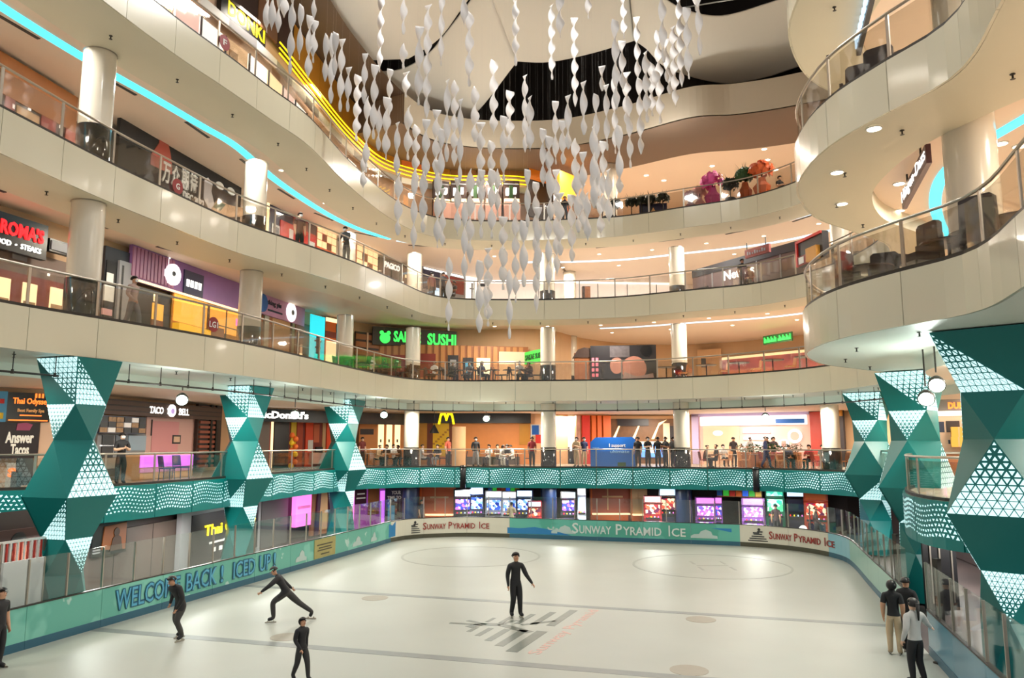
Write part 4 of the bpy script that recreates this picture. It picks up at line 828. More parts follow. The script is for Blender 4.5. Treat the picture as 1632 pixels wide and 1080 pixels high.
p = at(731, 735, 46.6); tag(MB().lathe([(.42, 0), (.42, 2.35)], 20).obj('round_booth', tan, None, True, (p.x, p.y, Z2)), 'tan round drum standing beside the wavy yellow panel', 'booth')
p = at(692, 682, 46.0); o = MB().lathe([(.3, 0), (.28, .04), (.05, .5), (.02, .5)], 14).obj('pendant_lamp', black, None, True, (p.x, p.y, zpix(692, 690, p))); tag(o, 'black cone pendant lamp hanging by the yellow wavy panel', 'lamp'); MB().cyl((0, 0, .5), (0, 0, 7.6 - zpix(692, 690, p)), .012, .012, 5).obj('cord', black, o)
p = at(611, 683, 43); 
wq('2', 'poster_wall', 'colourful blue and red poster on the wall left of the far centre column', 'poster', 846, 864, 676, 706, white, .6, .1, [('print', .1, .7, .45, .95, bluep), ('print', .4, .95, .0, .45, redp), ('print', .1, .4, .1, .4, foodp)])
wq('2', 'red_shopfront', 'red and orange column panels left of the gold arched entrance', 'shop front', 918, 974, 662, 745, brownw, 1.0, .15, [('panel', .0, .12, 0, 1, mat('mixed_print', S(190, 140, 120), .5, noise=.5, nscale=3)), ('red_panel', .16, .38, 0, 1, redp, .08), ('orange_column', .42, .54, 0, 1, orangep, .16), ('orange_column', .58, .7, 0, 1, orangep, .16), ('orange_column', .74, .96, 0, 1, orangep, .2)])
wq('2', 'gold_entrance', 'gold arched cafe entrance with dark lattice and a blue lit screen at the far centre', 'shop front', 974, 1078, 662, 745, mat('bronze_lattice', S(104, 72, 44), .5, noise=.4, nscale=3), .6, .15,
   [('P', 'arch', [(.02 + .3 * i, .55), (.06 + .3 * i, .55), (.14 + .3 * i, .8), (.26 + .3 * i, .92), (.14 + .3 * i, .86)], g_warm, .08) for i in range(3)] + [('dark_sign', .1, .58, .8, .93, charcoal, .1), ('lit_counter', .0, .95, .42, .5, g_warm, .1), ('blue_screen', .46, .78, .2, .45, g_blue, .14), ('screen_cloud', .52, .66, .28, .4, g_white, .15), ('white_column', .8, .9, .0, .85, peach, .1), ('dark_door', .9, 1, 0, .8, charcoal, .1), ('beam', .0, 1, .94, 1, tan)])
wq('2', 'meat_stall', 'pink and lilac stall with a glowing white sign and round white emblems', 'shop front', 1104, 1292, 656, 745, pinkwall, 1.0, .15,
   [('lilac_frame', 0, .06, 0, 1, lilac, .12), ('lilac_frame', 0, 1, .93, 1, lilac, .12), ('white_sign', .09, .98, .76, .92, g_white, .3), ('peach_wall', .1, .42, 0, .75, peach, .06), ('D', 'oval_sign', .235, .62, .16, g_white, .1, 2.0), ('counter', .43, .7, 0, .35, white, .3), ('shelf', .45, .68, .38, .42, g_white, .15), ('shelf', .46, .68, .5, .54, g_white, .15), ('shelf', .46, .68, .62, .68, g_ice, .15), ('awning', .74, .97, .78, .86, bluep, .32), ('D', 'emblem', .88, .56, .42, g_white, .1), ('D', 'emblem_inner', .88, .56, .28, pinkwall, .12), ('D', 'emblem', .79, .42, .3, g_white, .1), ('emblem_core', .77, .81, .36, .48, mat('brown_print', S(190, 140, 130), .5), .12)])
wq('2', 'red_pillar', 'red pillar at the right end of the pink stall', 'pillar', 1292, 1309, 656, 745, mat('brick_red_pillar', S(176, 62, 50), .5), 1.0, .3)
wq('2', 'dark_shop', 'dark shop with a yellow sign between the red pillar and the far right column', 'shop front', 1310, 1345, 650, 745, charcoal, .8, .15, [('yellow_sign', 0, 1, .86, 1, golden, .1), ('shelf', .1, .7, .6, .64, greyp), ('shelf', .1, .7, .45, .49, greyp), ('lamp', .45, .55, .82, .85, g_white)])
# doughnut shop seen between the two right-hand teal columns
dpoly = [Vector((13.4, 28.6)), Vector((18.6, 26.0))]
wq('2', 'doughnut_sign', 'grey board with fat orange lettering seen between the right teal columns', 'sign', 1486, 1560, 636, 655, mat('taupe_board', S(120, 110, 100), .5), 0, .15, [('T', 'DUNKIN', g_orange, .34, .98, .2, .75, .05)], poly=dpoly)
wq('2', 'doughnut_shop', 'doughnut shop wall with white lit shelf and dark menu boards, behind the right teal columns', 'shop front', 1484, 1562, 655, 760, peach, 0, .15, [('lit_header', 0, 1, .93, 1, g_white, .2), ('menu', .08, .3, .68, .84, navyp), ('menu', .34, .62, .68, .85, dkbrown), ('counter', .1, .7, 0, .35, brownw, .4), ('counter_top', .08, .72, .35, .38, steel, .45), ('cup', .36, .4, .5, .56, navyp, .1)], poly=dpoly)
for i, (a, b_) in enumerate(((680, 696), (696, 712))):
    wq('2', 'carton', ['yellow carton on top of its stack at the doughnut counter', 'yellow carton at the bottom of the stack at the doughnut counter'][i], 'box', 1516, 1541, a, b_, mat('carton_yellow', S(214, 164, 60), .6), 0, .35, [('tape', .45, .55, 0, 1, tan, .01)], poly=[v + Vector((-.3, -.6)) for v in dpoly])
# ---- ice level, left: dark hoarding, posters, spa sign
hall = mat('dark_brown_hoarding', S(78, 64, 58), .5, noise=.1, nscale=1)
wq('0', 'portrait_poster', 'dark reddish portrait poster behind the teal column at the lower left', 'poster', -6, 70, 842, 930, mat('poster_umber', S(60, 26, 20), .5), .3, .1, [('D', 'face_print', .45, .55, .36, mat('print_warm_skin', S(170, 88, 60), .5), .03, .7), ('P', 'shoulder_print', [(.2, 0), (.75, 0), (.6, .3), (.45, .35)], mat('print_dark_red', S(110, 44, 32), .5)), ('D', 'hair_print', .42, .75, .3, black, .02, .9)])
wq('0', 'statue_poster', 'dark poster with a golden seated figure left of the yellow spa sign', 'poster', 148, 202, 832, 884, black, .3, .1, [('P', 'gold_glow', [(.25, .2), (.95, .1), (.95, .95), (.3, .9)], mat('print_amber', S(140, 74, 24), .5)), ('D', 'figure_print', .65, .68, .14, mat('print_dark_gold', S(70, 40, 20), .5), .05), ('P', 'figure_print', [(.48, .12), (.84, .12), (.78, .5), (.66, .62), (.54, .5)], MATS['print_dark_gold'], .05), ('text_line', .02, .2, .2, .24, greyp), ('text_line', .02, .2, .12, .16, greyp)])
wq('0', 'dark_hoarding', 'plain dark brown hoarding behind the glass on the left of the ice', 'wall panel', 120, 292, 838, 960, hall, .25, .1, [('joint', .3, .303, 0, 1, black, .01), ('joint', .65, .653, 0, 1, black, .01)])
wq('0', 'spa_light_box', 'black sign in a grey frame with yellow spa lettering beside the ice', 'sign', 288, 414, 806, 915, greyp, .45, .2, [('board', .1, .95, .25, .95, black), ('T', 'Thai Odyssey', g_yellow, .24, .9, .58, .78, .015, .035, -.04), ('text_line', .3, .8, .5, .53, white, .05), ('ornament', .34, .38, .38, .44, white, .06), ('ornament', .42, .46, .38, .44, white, .06), ('ornament', .5, .54, .38, .44, white, .06)])
wq('0', 'grey_screen', 'plain dark grey wall left of the pink light box at ice level', 'wall panel', 416, 458, 790, 890, mat('slate_wall', S(84, 80, 80), .5), .2, .12)
wq('0', 'pink_light_box', 'tall glowing pink light box beside the dark grey wall at ice level', 'light box', 472, 496, 780, 838, g_pink, .6, .25, [('text_band', .1, .9, .48, .56, mat('dim_pink', S(230, 120, 190), .5, 0, .4))])
wq('0', 'kiosk', 'brown and plum kiosk with slanting posts right of the pink light box', 'shop front', 497, 536, 776, 850, brownw, .6, .15, [('P', 'slanting_post', [(.1, 0), (.22, 0), (.3, 1), (.18, 1)], mat('plum', S(70, 30, 60), .5), .1), ('P', 'slanting_post', [(.75, 0), (.95, 0), (.75, 1), (.55, 1)], MATS['plum'], .1), ('panel', .3, .6, .1, .9, tan)])
wq('0', 'violet_hall', 'violet and pink lit hall front at the far left corner of the ice', 'shop front', 556, 614, 776, 850, mat('violet_hall', S(150, 70, 160), .5, 0, .25), .5, .15, [('sign', .12, .45, .65, .98, mat('plum_sign', S(60, 20, 40), .5)), ('sign_line', .2, .4, .85, .88, white, .05), ('sign_line', .18, .42, .76, .79, white, .05), ('glow_panel', .0, .12, .1, .98, g_pink, .06), ('brown_panel', .5, .8, .4, 1, brownw, .06), ('glow_panel', .85, 1, .1, .9, g_violet, .06)])
wq('0', 'club_poster', 'tall dark poster lettered YOUR TIME TO at the far left corner of the ice', 'poster', 614, 641, 776, 834, navyp, 1.2, .12, [('T', 'YOUR', white, .35, .9, .8, .9), ('T', 'TIME TO', white, .1, .92, .66, .76), ('figure_print', .15, .55, .1, .5, skyp), ('figure_print', .55, .85, .2, .55, charcoal), ('text_line', .1, .9, .03, .06, white)])
# ------------------------------------------------------------------ fabric sails under the roof, with a light steel truss behind
fabric = mat('white_fabric', S(236, 228, 214), .8, noise=.02, nscale=.5)
def sail(name, label, rows, sag):
    """rows of picture points with heights; lofted with a hanging sag, given real thickness"""
    n = 56; R3 = []
    for row in rows: R3.append(resample(spline([atz(x, y, z) for x, y, z in row], 6), 1e9) if False else spline([atz(x, y, z) for x, y, z in row], 6))
    def rs(pts):
        L = [0]
        for a, b in zip(pts, pts[1:]): L.append(L[-1] + (b - a).length)
        out = []
        for k in range(n + 1):
            s = L[-1] * k / n; j = 0
            while j < len(L) - 2 and L[j + 1] < s: j += 1
            out.append(pts[j].lerp(pts[j + 1], (s - L[j]) / max(1e-9, L[j + 1] - L[j])))
        return out
    A, B_ = rs(R3[0]), rs(R3[-1]); m = MB(); g = []
    for i in range(n + 1):
        t = i / n; row = []
        for a, b in zip(A, B_):
            p = a.lerp(b, t); row.append(p)
        for j, p in enumerate(row): row[j] = p - Vector((0, 0, sag * math.sin(PI * t) * math.sin(PI * min(1, max(0, j / n)))))
        g.append(row)
    k_ = n + 1; m.add([p for row in g for p in row], [(i * k_ + j, i * k_ + j + 1, (i + 1) * k_ + j + 1, (i + 1) * k_ + j) for i in range(n) for j in range(n)])
    o = m.obj(name, fabric, None, True); tag(o, label, 'canopy')
    sd = o.modifiers.new('thick', 'SOLIDIFY'); sd.thickness = .04; sd.offset = 1
sail('fabric_sail', 'white fabric sail hanging over the discount store, the leftmost canopy',
     [[(430, -60, 23.7), (468, 0, 23.7), (520, 48, 23.7), (567, 96, 23.7)], [(800, -60, 27.5), (745, 0, 26.8), (700, 60, 26), (650, 93, 25)]], .35)
sail('fabric_sail', 'big white fabric sail with a pointed lower edge behind the ribbons',
     [[(548, 111, 23.9), (590, 114, 24.6), (640, 110, 25), (683, 85, 25.6), (708, 55, 26.2), (750, 0, 27), (772, -30, 27.4)], [(548, 112, 23.8), (600, 163, 23.7), (640, 200, 23.6), (686, 227, 23.5), (735, 200, 23.7), (770, 168, 24.2), (824, 98, 25.4)]], .25)
sail('fabric_sail', 'white fabric sail at the top centre above the dark roof void',
     [[(772, -30, 27.4), (850, -40, 27.6), (930, -40, 27.6), (1002, -30, 27.4)], [(824, 98, 25.4), (875, 99, 25.6), (940, 86, 25.8), (1011, 65, 26)]], .35)
sail('fabric_sail', 'white fabric sail sagging below the black roof gap at top right',
     [[(1002, -30, 27), (1050, -8, 26.4), (1091, 15, 26), (1150, 25, 26), (1224, 5, 26.4), (1290, -18, 26.6)], [(1011, 65, 25.8), (1030, 78, 25.4), (1066, 110, 24.9), (1150, 133, 24.5), (1215, 125, 24.5), (1280, 104, 24.6)]], .3)
root = empty('roof_truss', (0, 0, 0), 0, 'pale thin steel bars crossing the dark roof void behind the ribbons', 'truss')
for a, b in (((770, 172), (1085, 130)), ((790, 196), (1010, 165)), ((816, 170), (826, 210)), ((1010, 145), (1040, 180)), ((1090, 12), (1210, -8))):
    MB().cyl(atz(a[0], a[1], 26.6), atz(b[0], b[1], 26.6), .035, .035, 6).obj('truss_bar', white, root)
root2 = empty('added_light_mount', (0, 0, 23.3), 0, 'added unseen housings for the overhead fill above the ice', 'light')
for x, y in ((-3, 16), (3, 24), (-2, 26.5), (4, 10)): MB().box((x, y, .12), (.5, .5, .12)).cyl((x, y, .15), (x, y, 7.6), .02, .02, 5).obj('added_light_head', darkmetal, root2)  # housings made up for the overhead fill, kept out of view

# ------------------------------------------------------------------ hanging twisted ribbons
ribbon_m = mat('white_ribbon_film', S(232, 228, 226), .5)
rb = ribbon_m.node_tree.nodes['Principled BSDF']; rb.inputs['Transmission Weight'].default_value = 0.0; rb.inputs['Subsurface Weight'].default_value = 0
wire_m = mat('thin_wire', S(200, 196, 190), .4)
RIB = '''425 0 52,433 0 48,443 0 52,453 0 28,462 0 118,477 8 95,491 25 125,500 0 28,499 32 100,518 55 130,527 55 165,533 52 120,542 62 178,554 107 178,568 120 225,580 85 165,583 155 275,595 103 222,603 170 240,605 0 115,620 110 200,615 155 255,632 195 280,643 0 55,643 72 110,647 115 155,650 170 255,662 200 300,667 42 168,680 8 190,678 190 300,695 175 280,703 0 105,703 205 290,712 127 258,724 130 265,733 158 290,740 0 42,748 20 138,757 140 226,766 195 310,787 97 215,783 225 300,803 185 290,813 145 235,
822 0 105,837 120 243,845 154 240,880 8 127,886 161 262,893 0 60,906 152 238,917 28 170,931 130 215,938 0 30,952 150 300,960 105 145,968 135 240,983 32 175,981 120 245,995 0 62,993 65 142,1000 115 200,1005 155 268,1017 27 130,1022 125 246,1032 82 195,1040 100 185,1046 112 140,1053 50 197,1058 0 100,1063 62 130,1068 110 150,1077 42 170,1087 0 138,1098 12 126,1116 0 88,1110 0 18,866 205 290,876 217 300,898 192 262,918 222 310,930 242 300,948 200 330,963 225 340,988 200 290,
579 250 302,634 275 375,659 270 397,674 275 370,697 255 395,705 300 392,715 410 527,729 283 375,740 320 445,749 270 420,764 415 530,767 270 380,778 395 520,774 445 505,784 270 380,793 270 347,802 345 462,803 395 450,812 430 540,822 315 482,835 352 457,841 270 362,855 290 500,858 330 445,866 270 297,875 345 467,878 270 350,888 270 440,893 307 407,912 310 417,922 270 370,930 295 370,937 307 385,947 270 332,958 282 377,971 270 357,988 270 307'''
rr = random.Random(11)
SPECIAL = {'425 0 52': 'leftmost white twisted ribbon, beside the yellow store lettering', '1116 0 88': 'rightmost white twisted ribbon, in front of the right fabric sail', '812 430 540': 'white twisted ribbon whose lower end hangs lowest of the whole cloud', '855 290 500': 'longest white twisted ribbon near the middle of the cloud', '715 410 527': 'white twisted ribbon hanging lowest on the left of the cloud'}
for tok in RIB.replace('\n', '').split(','):
    if not tok.strip(): continue
    px, t, b = map(float, tok.split())
    if t <= 2: t = -20 - rr.random() * 60
    d = rr.uniform(15.5, 20) if px < 560 else rr.uniform(18, 29)
    if px > 1090: d = rr.uniform(18, 24)
    P, Q = at(px, b, d), at(px, t, d); x, y = P.x, P.y; L = Q.z - P.z; w = rr.uniform(.2, .29) * d / 23
    m = MB(); n = max(6, int(L / .06)); ph = rr.random() * PI; rate = PI / rr.uniform(.6, .82); vs = []
    for i in range(n + 1):
        z = L * i / n; a = ph + z * rate; taper = min(1, .25 + 1.2 * z / max(.4, L * .25)); c, s = math.cos(a) * w / 2 * taper, math.sin(a) * w / 2 * taper
        nx, ny = -math.sin(a) * .003, math.cos(a) * .003
        vs += [(c + nx, s + ny, z), (c - nx, s - ny, z), (-c - nx, -s - ny, z), (-c + nx, -s + ny, z)]
    fs = []
    for i in range(n):
        for k in range(4): fs.append((4 * i + k, 4 * i + (k + 1) % 4, 4 * i + 4 + (k + 1) % 4, 4 * i + 4 + k))
    fs += [(3, 2, 1, 0), (4 * n, 4 * n + 1, 4 * n + 2, 4 * n + 3)]
    m.add(vs, fs); o = m.obj('twisted_ribbon', ribbon_m, None, True, (x, y, P.z))
    tag(o, SPECIAL.get(tok.strip(), 'white twisted film ribbon hanging in the cloud of ribbons over the ice'), 'ribbon', 'twisted ribbons over the ice')
    MB().cyl((0, 0, L), (0, 0, 31 - P.z), .0006, .0006, 3, False).obj('wire', wire_m, o)

# ------------------------------------------------------------------ curtain rail with hangers under the lowest ring, and floodlights on it
root = empty('ceiling_rail', (0, 0, 0), 0, 'thin dark rail hung on short rods below the lowest cream balcony', 'rail')
RP = [p for p in off_poly(CV['1'][0], .45) if p.y > 12 and not (p.x > 6.9 and p.y < 25)]
MB().tube(lift(RP, Z1 - 1.62), .03, 6).obj('rail', darkmetal, root)
for p in resample(RP, 1.15): MB().cyl((p.x, p.y, Z1 - 1.62), (p.x, p.y, Z1 - 1.1), .014, .014, 5).cyl((p.x, p.y, Z1 - 1.66), (p.x, p.y, Z1 - 1.55), .045, .03, 6).obj('hanger_rod', darkmetal, root)
flood = glow('floodlight_lens', (214, 255, 236), 14)
FL = [(290, 636, 'green-white floodlight hanging in front of the taco sign'), (470, 660, 'floodlight hanging at the end of the burger lettering'), (612, 660, 'small floodlight right of the third teal column'), (775, 666, 'floodlight glaring on the black fascia right of the yellow arches'), (1220, 664, 'floodlight glaring over the white sign of the pink stall')]
RP2 = off_poly(CV['1'][0], .45)
def floodlight(p, label, top=None):
    o = empty('floodlight', p, math.atan2(-p.x, p.y) , label, 'light')
    lamp('POINT', (p.x * .985, p.y * .985 - .3, p.z - .25), 70, (.9, 1, .94), .12)
    MB().lathe([(.05, .3), (.12, .26), (.19, .05), (.2, -.06), (.17, -.08)], 14).obj('housing', darkmetal, o, True).rotation_euler = (-1.1, 0, 0)
    MB().lathe([(0, -.1), (.12, -.09), (.17, -.075)], 14).obj('lens', flood, o, True).rotation_euler = (-1.1, 0, 0)
    MB().cyl((0, 0, .28), (0, 0, max(.3, (top or Z1 - 1.62) - p.z)), .02, .02, 6).obj('bracket', darkmetal, o)
for px, py, la in FL:
    q = on_curve(px, py, RP2); floodlight(Vector((q.x, q.y, min(zpix(px, py, q), Z1 - 1.85))), la)
for px, py, Y, la in ((1476, 634, 18.8, 'lower of two white floodlights between the right teal columns'), (1493, 612, 18.2, 'upper of two white floodlights between the right teal columns')):
    floodlight(at(px, py, Y), la, Z1 - 1.1)
# round level badges on the glass
badge_m = mat('dark_red_badge', S(140, 26, 30), .4)
for k, z, px, py, s in (('F', ZF, 358, 68, 'F'), ('G', ZG, 283, 297, 'G'), ('1', Z1, 340, 517, 'LG1')):
    pl = off_poly(CV[k][0], -.0); p = on_curve(px - 3, py, pl); q = on_curve(px + 3, py, pl); c = (p + q) / 2
    o = frame_obj('level_badge', c, q, zpix(px, py, c), MB().prism([(.25 * math.cos(i * PI / 14), .25 * math.sin(i * PI / 14)) for i in range(28)], -.012, .0).mesh('level_badge', badge_m))
    tag(o, 'round dark red badge lettered ' + s + ' stuck on the balcony glass', 'badge'); wl_ = .2 if s == 'LG1' else .09
    lettering(s, white, (-wl_, wl_, -.1, .1), o, .015, .006, -.012)
# ice cream parlour sign hanging from the ceiling of the right-hand balcony
p, q = at(1436, 306, 21.0), at(1477, 268, 17.4); z0, z1 = zpix(1456, 300, (p + q) / 2), zpix(1456, 272, (p + q) / 2)
o = wbox('hanging_sign', 'slanting hanging sign with white lit script under the right balcony', 'sign', p, q, z0, z1, mat('plum_sign_box', S(80, 50, 56), .4), .12, [('T', 'H\u00e4agen-Dazs', g_white, .02, .98, .1, .95, .005, .012), ('hanger', .25, .27, 1, 1.8, darkmetal, -.04), ('hanger', .8, .82, 1, 1.8, darkmetal, -.04)])
p, q = at(1362, 48, 20.4), at(1396, -8, 16.8)
o = wbox('lit_sign', 'black sign with white lit lettering at top right above the upper round balcony', 'sign', p, q, zpix(1378, 34, (p + q) / 2), zpix(1378, -4, (p + q) / 2), black, .12, [('letter_stroke', .04 + .1 * i, .1 + .1 * i, .2, .85 - .2 * (i % 2), g_ice, .04) for i in range(9)])
# ------------------------------------------------------------------ furniture, plants, arcade
wood_l = mat('light_wood', S(196, 132, 78), .5, noise=.15, nscale=6); seat_dk = mat('dark_chair', S(40, 32, 32), .5); seat_red = mat('red_seat', S(150, 44, 36), .5); tabletop_dk = mat('dark_table_top', S(66, 50, 42), .35); bluechair = mat('blue_chair', S(44, 62, 120), .5)
def spot(k, px, py, d): 
    p = on_curve(px, py, off_poly(CV[k][0], d)); return (p.x, p.y)
def proto(make):
    o = make(); return o
def make_chair(fr, st, big=1.0):
    o = empty('chair')
    MB().bx(-.22, .22, -.22, .22, .42, .47).obj('seat', st, o)
    MB().add([(-.21, .19, .5), (.21, .19, .5), (.21, .23, .5), (-.21, .23, .5), (-.2, .26, .9), (.2, .26, .9), (.2, .29, .9), (-.2, .29, .9)], [(3, 2, 1, 0), (4, 5, 6, 7), (0, 1, 5, 4), (1, 2, 6, 5), (2, 3, 7, 6), (3, 0, 4, 7)]).obj('backrest', st, o)
    for x in (-.19, .19):
        for y in (-.19, .19): MB().cyl((x * 1.08, y * 1.08, 0), (x, y, .43), .014, .018, 6).obj('leg', fr, o)
        MB().cyl((x, .21, .44), (x, .27, .88), .014, .014, 6).obj('back_post', fr, o)
    return o
def make_table(top, r=.38):
    o = empty('table'); MB().lathe([(0, .72), (r, .72), (r, .75), (0, .75)], 18).obj('table_top', top, o); MB().cyl((0, 0, .04), (0, 0, .72), .035, .035, 8).obj('pedestal', black, o); MB().lathe([(.24, 0), (.24, .02), (.04, .05)], 14).obj('base', black, o); return o
def make_armchair():
    o = empty('armchair')
    MB().bx(-.32, .32, -.3, .3, .3, .46).obj('seat', seat_dk, o); MB().prism([(-.34, .3), (.34, .3), (.31, 1.12), (.24, 1.18), (-.24, 1.18), (-.31, 1.12)], .24, .36).obj('backrest', seat_dk, o)
    for x in (-.33, .33): MB().box((x, 0, .52), (.08, .56, .1)).obj('armrest', seat_dk, o); 
    for x in (-.28, .28):
        for y in (-.26, .3): MB().cyl((x, y, 0), (x, y, .31), .022, .025, 6).obj('leg', black, o)
    return o
CH = {'dark': make_chair(black, seat_dk), 'wood': make_chair(wood_l, wood_l), 'red': make_chair(wood_l, seat_red), 'blue': make_chair(bluechair, bluechair)}
TB_ = {'dark': make_table(tabletop_dk), 'big': make_table(tabletop_dk, .55), 'pale': make_table(mat('pale_table_top', S(214, 196, 172), .4))}
ARM = make_armchair(); USED = set()
def put(src, xy, z, rz, label, cat, group=None):
    o = src if src.name not in USED else copy_tree(src); USED.add(src.name); USED.add(o.name)
    o.location = (xy[0], xy[1], z); o.rotation_euler = (0, 0, rz); tag(o, label, cat, group); return o
ORD = ['first', 'second', 'third', 'fourth', 'fifth', 'sixth', 'seventh', 'eighth', 'ninth', 'tenth', 'eleventh']
# lowest ring, far side: sushi tables and cafe tables right along the rail
for i, px in enumerate((560, 584, 606, 630, 676, 702, 730, 758, 786, 812, 838)):
    x, y = spot('1', px, 590, 1.25)
    put(TB_['dark'], (x, y), Z1, 0, 'small dark pedestal table on the sushi terrace, ' + ORD[i] + ' from the left', 'table', 'sushi terrace tables')
    for dx, rz in ((-.62, PI / 2), (.62, -PI / 2)): put(CH['dark'], (x + dx, y + R.uniform(-.15, .15)), Z1, rz + R.uniform(-.3, .3), 'dark chair at the ' + ('left' if dx < 0 else 'right') + ' of the ' + ORD[i] + ' sushi terrace table from the left', 'chair', 'sushi terrace chairs')
for i, px in enumerate((1062, 1126, 1178, 1232, 1286)):
    x, y = spot('1', px, 590, 1.3); w = ('left of the black column base', 'just right of the black column base', 'at the left of the pink wall', 'in front of the pink wall', 'nearest the round right balcony')[i]
    put(TB_['big'], (x, y), Z1, 0, 'wide dark cafe table on the far lower gallery, ' + w, 'table')
    put(CH['wood'], (x + .95, y + .2), Z1, -PI / 2, 'wooden chair at the wide cafe table ' + w, 'chair')
# concourse: pink stall tables, taco chairs
for i, px in enumerate((1140, 1172, 1204, 1236, 1266, 1296, 1322)):
    x, y = spot('2', px, 735, 1.5 + .5 * (i % 2))
    put(TB_['pale' if i % 2 else 'dark'], (x, y), Z2, 0, 'small table before the pink stall, ' + ORD[i] + ' from the left', 'table', 'meat stall tables')
    for dx, rz in ((-.65, PI / 2), (.65, -PI / 2)): put(CH['red' if (i + (dx > 0)) % 3 == 0 else 'wood'], (x + dx, y + R.uniform(-.2, .2)), Z2, rz + R.uniform(-.3, .3), ('red seated' if (i + (dx > 0)) % 3 == 0 else 'wooden') + ' chair at the ' + ('left' if dx < 0 else 'right') + ' of the ' + ORD[i] + ' pink stall table from the left', 'chair', 'chairs before the pink stall')
for i, (px, rz) in enumerate(((266, 2.4), (288, 1.2))):
    x, y = spot('2', px, 750, 1.0 + .4 * i); put(CH['blue'], (x, y), Z2, rz, ('blue chair beside the violet taco counter', 'blue chair next to the slat screen of the taco counter')[i], 'chair')
for i, px in enumerate((585, 606, 628, 690, 722, 775, 800, 825)):
    x, y = spot('2', px, 735, 3.4); put(TB_['pale'], (x, y), Z2, 0, 'small pale table in the burger restaurant, ' + ORD[i] + ' from the left', 'table', 'burger restaurant tables')
    put(CH['dark'], (x + .6, y + .1), Z2, -PI / 2, 'dark chair at the ' + ORD[i] + ' burger restaurant table from the left', 'chair', 'burger restaurant chairs')
# right-hand round balconies: dark armchairs and tables near the glass
for k, z, lst in (('1', Z1, ((1385, 430, 1.2, 't', 0), (1365, 435, .9, 'c', .6), (1462, 395, .8, 'c', -1.4), (1512, 385, 1.4, 't', 0), (1570, 345, .75, 'c', 2.2), (1412, 425, 1.8, 'c', 2.6), (1618, 300, 1.2, 't', 0), (1580, 340, 1.0, 'c', .5))),
                  ('G', ZG, ((1445, 25, 1.5, 't', 0), (1365, 90, .9, 'c', -.6), (1404, 62, 1.3, 'c', 2.4), (1342, 110, 1.6, 't', 0), (1480, 10, 2.2, 'c', .8), (1322, 130, 1.0, 'c', 1.2)))):
    nm = 'lower' if k == '1' else 'upper'
    for i, (px, py, d, t, rz) in enumerate(lst):
        q = on_curve(px, py, off_poly(CV[k][0], d)); q = (q.x, q.y); o_ = ['first', 'second', 'third', 'fourth', 'fifth', 'sixth', 'seventh', 'eighth']
        idx = sum(1 for w in lst[:i] if w[3] == t)
        far = sorted([w[0] for w in lst if w[3] == t]).index(px)
        if t == 't': put(TB_['big'], q, z, 0, 'round dark table behind the glass of the ' + nm + ' right balcony, ' + o_[far] + ' from the balcony tip', 'table')
        else: put(ARM, q, z, rz, 'tall dark armchair on the ' + nm + ' right balcony, ' + o_[far] + ' from the balcony tip', 'armchair')
# blue booth
p, q = at(941, 720, 45.6), at(1013, 720, 45.2); w = (q - p).length
o = frame_obj('blue_booth', p, q, Z2); tag(o, 'big bright blue booth lettered I support on the concourse', 'booth')
h = zpix(980, 696, (p + q) / 2) - Z2
MB().prism([(0, 0), (w, 0), (w, h - .15), (w - .15, h), (w * .12, h - .02), (0, h - .3)], 0, 1.6).obj('shell', bluep, o)
lettering('I support', white, (w * .42, w * .78, h * .62, h * .78), o, .012, .02); lettering('ultimate', mat('pale_blue_letters', S(150, 196, 236), .5), (w * .44, w * .86, h * .46, h * .56), o, .01, .02); lettering('I support', MATS['pale_blue_letters'], (w * .04, w * .2, h * .6, h * .66), o, .005, .02)
MB().bx(w * .6, w * .78, -.01, 0, .02, .25).obj('green_print', greenleaf, o)
# balloon stand by the burger pillars
x, y = spot('2', 467, 735, 2.4); o = empty('balloon_column', (x, y, Z2), 0, 'column of orange and yellow balloons by the burger restaurant', 'balloons')
for i in range(9): MB().ball(((.1 if i % 2 else -.1), 0, .18 + .2 * i), .15, 10, 8).obj('balloon', orangep if i % 3 else yellowp, o, True)
# hedge planter before the pink stall
pl = [spot('2', px, 735, 3.2) for px in (1176, 1200, 1225, 1250, 1275)]
for i, (a, b) in enumerate(zip(pl, pl[1:])):
    a, b = Vector(a), Vector(b); c = (a + b) / 2
    o = wbox('planter', 'brown planter box of dark leaves before the pink stall, ' + ('first', 'second', 'third', 'last')[i] + ' from the left', 'planter', a, b, Z2, Z2 + .85, brownw, .3)
    m = MB(); rr = random.Random(i); L = (b - a).length
    for k in range(160): 
        x, y_, z = rr.uniform(0, L), rr.uniform(0, .3), rr.uniform(.85, 1.3); s = rr.uniform(.06, .12); u = rr.uniform(0, 6.3)
        m.add([(x, y_, z), (x + s * math.cos(u), y_ + s * math.sin(u), z + .05), (x + s * 1.6 * math.cos(u + .4), y_ + s * 1.6 * math.sin(u + .4), z + rr.uniform(-.05, .1))], [(0, 1, 2)])
    tag(m.obj('foliage', greenleaf, o), kind='stuff')
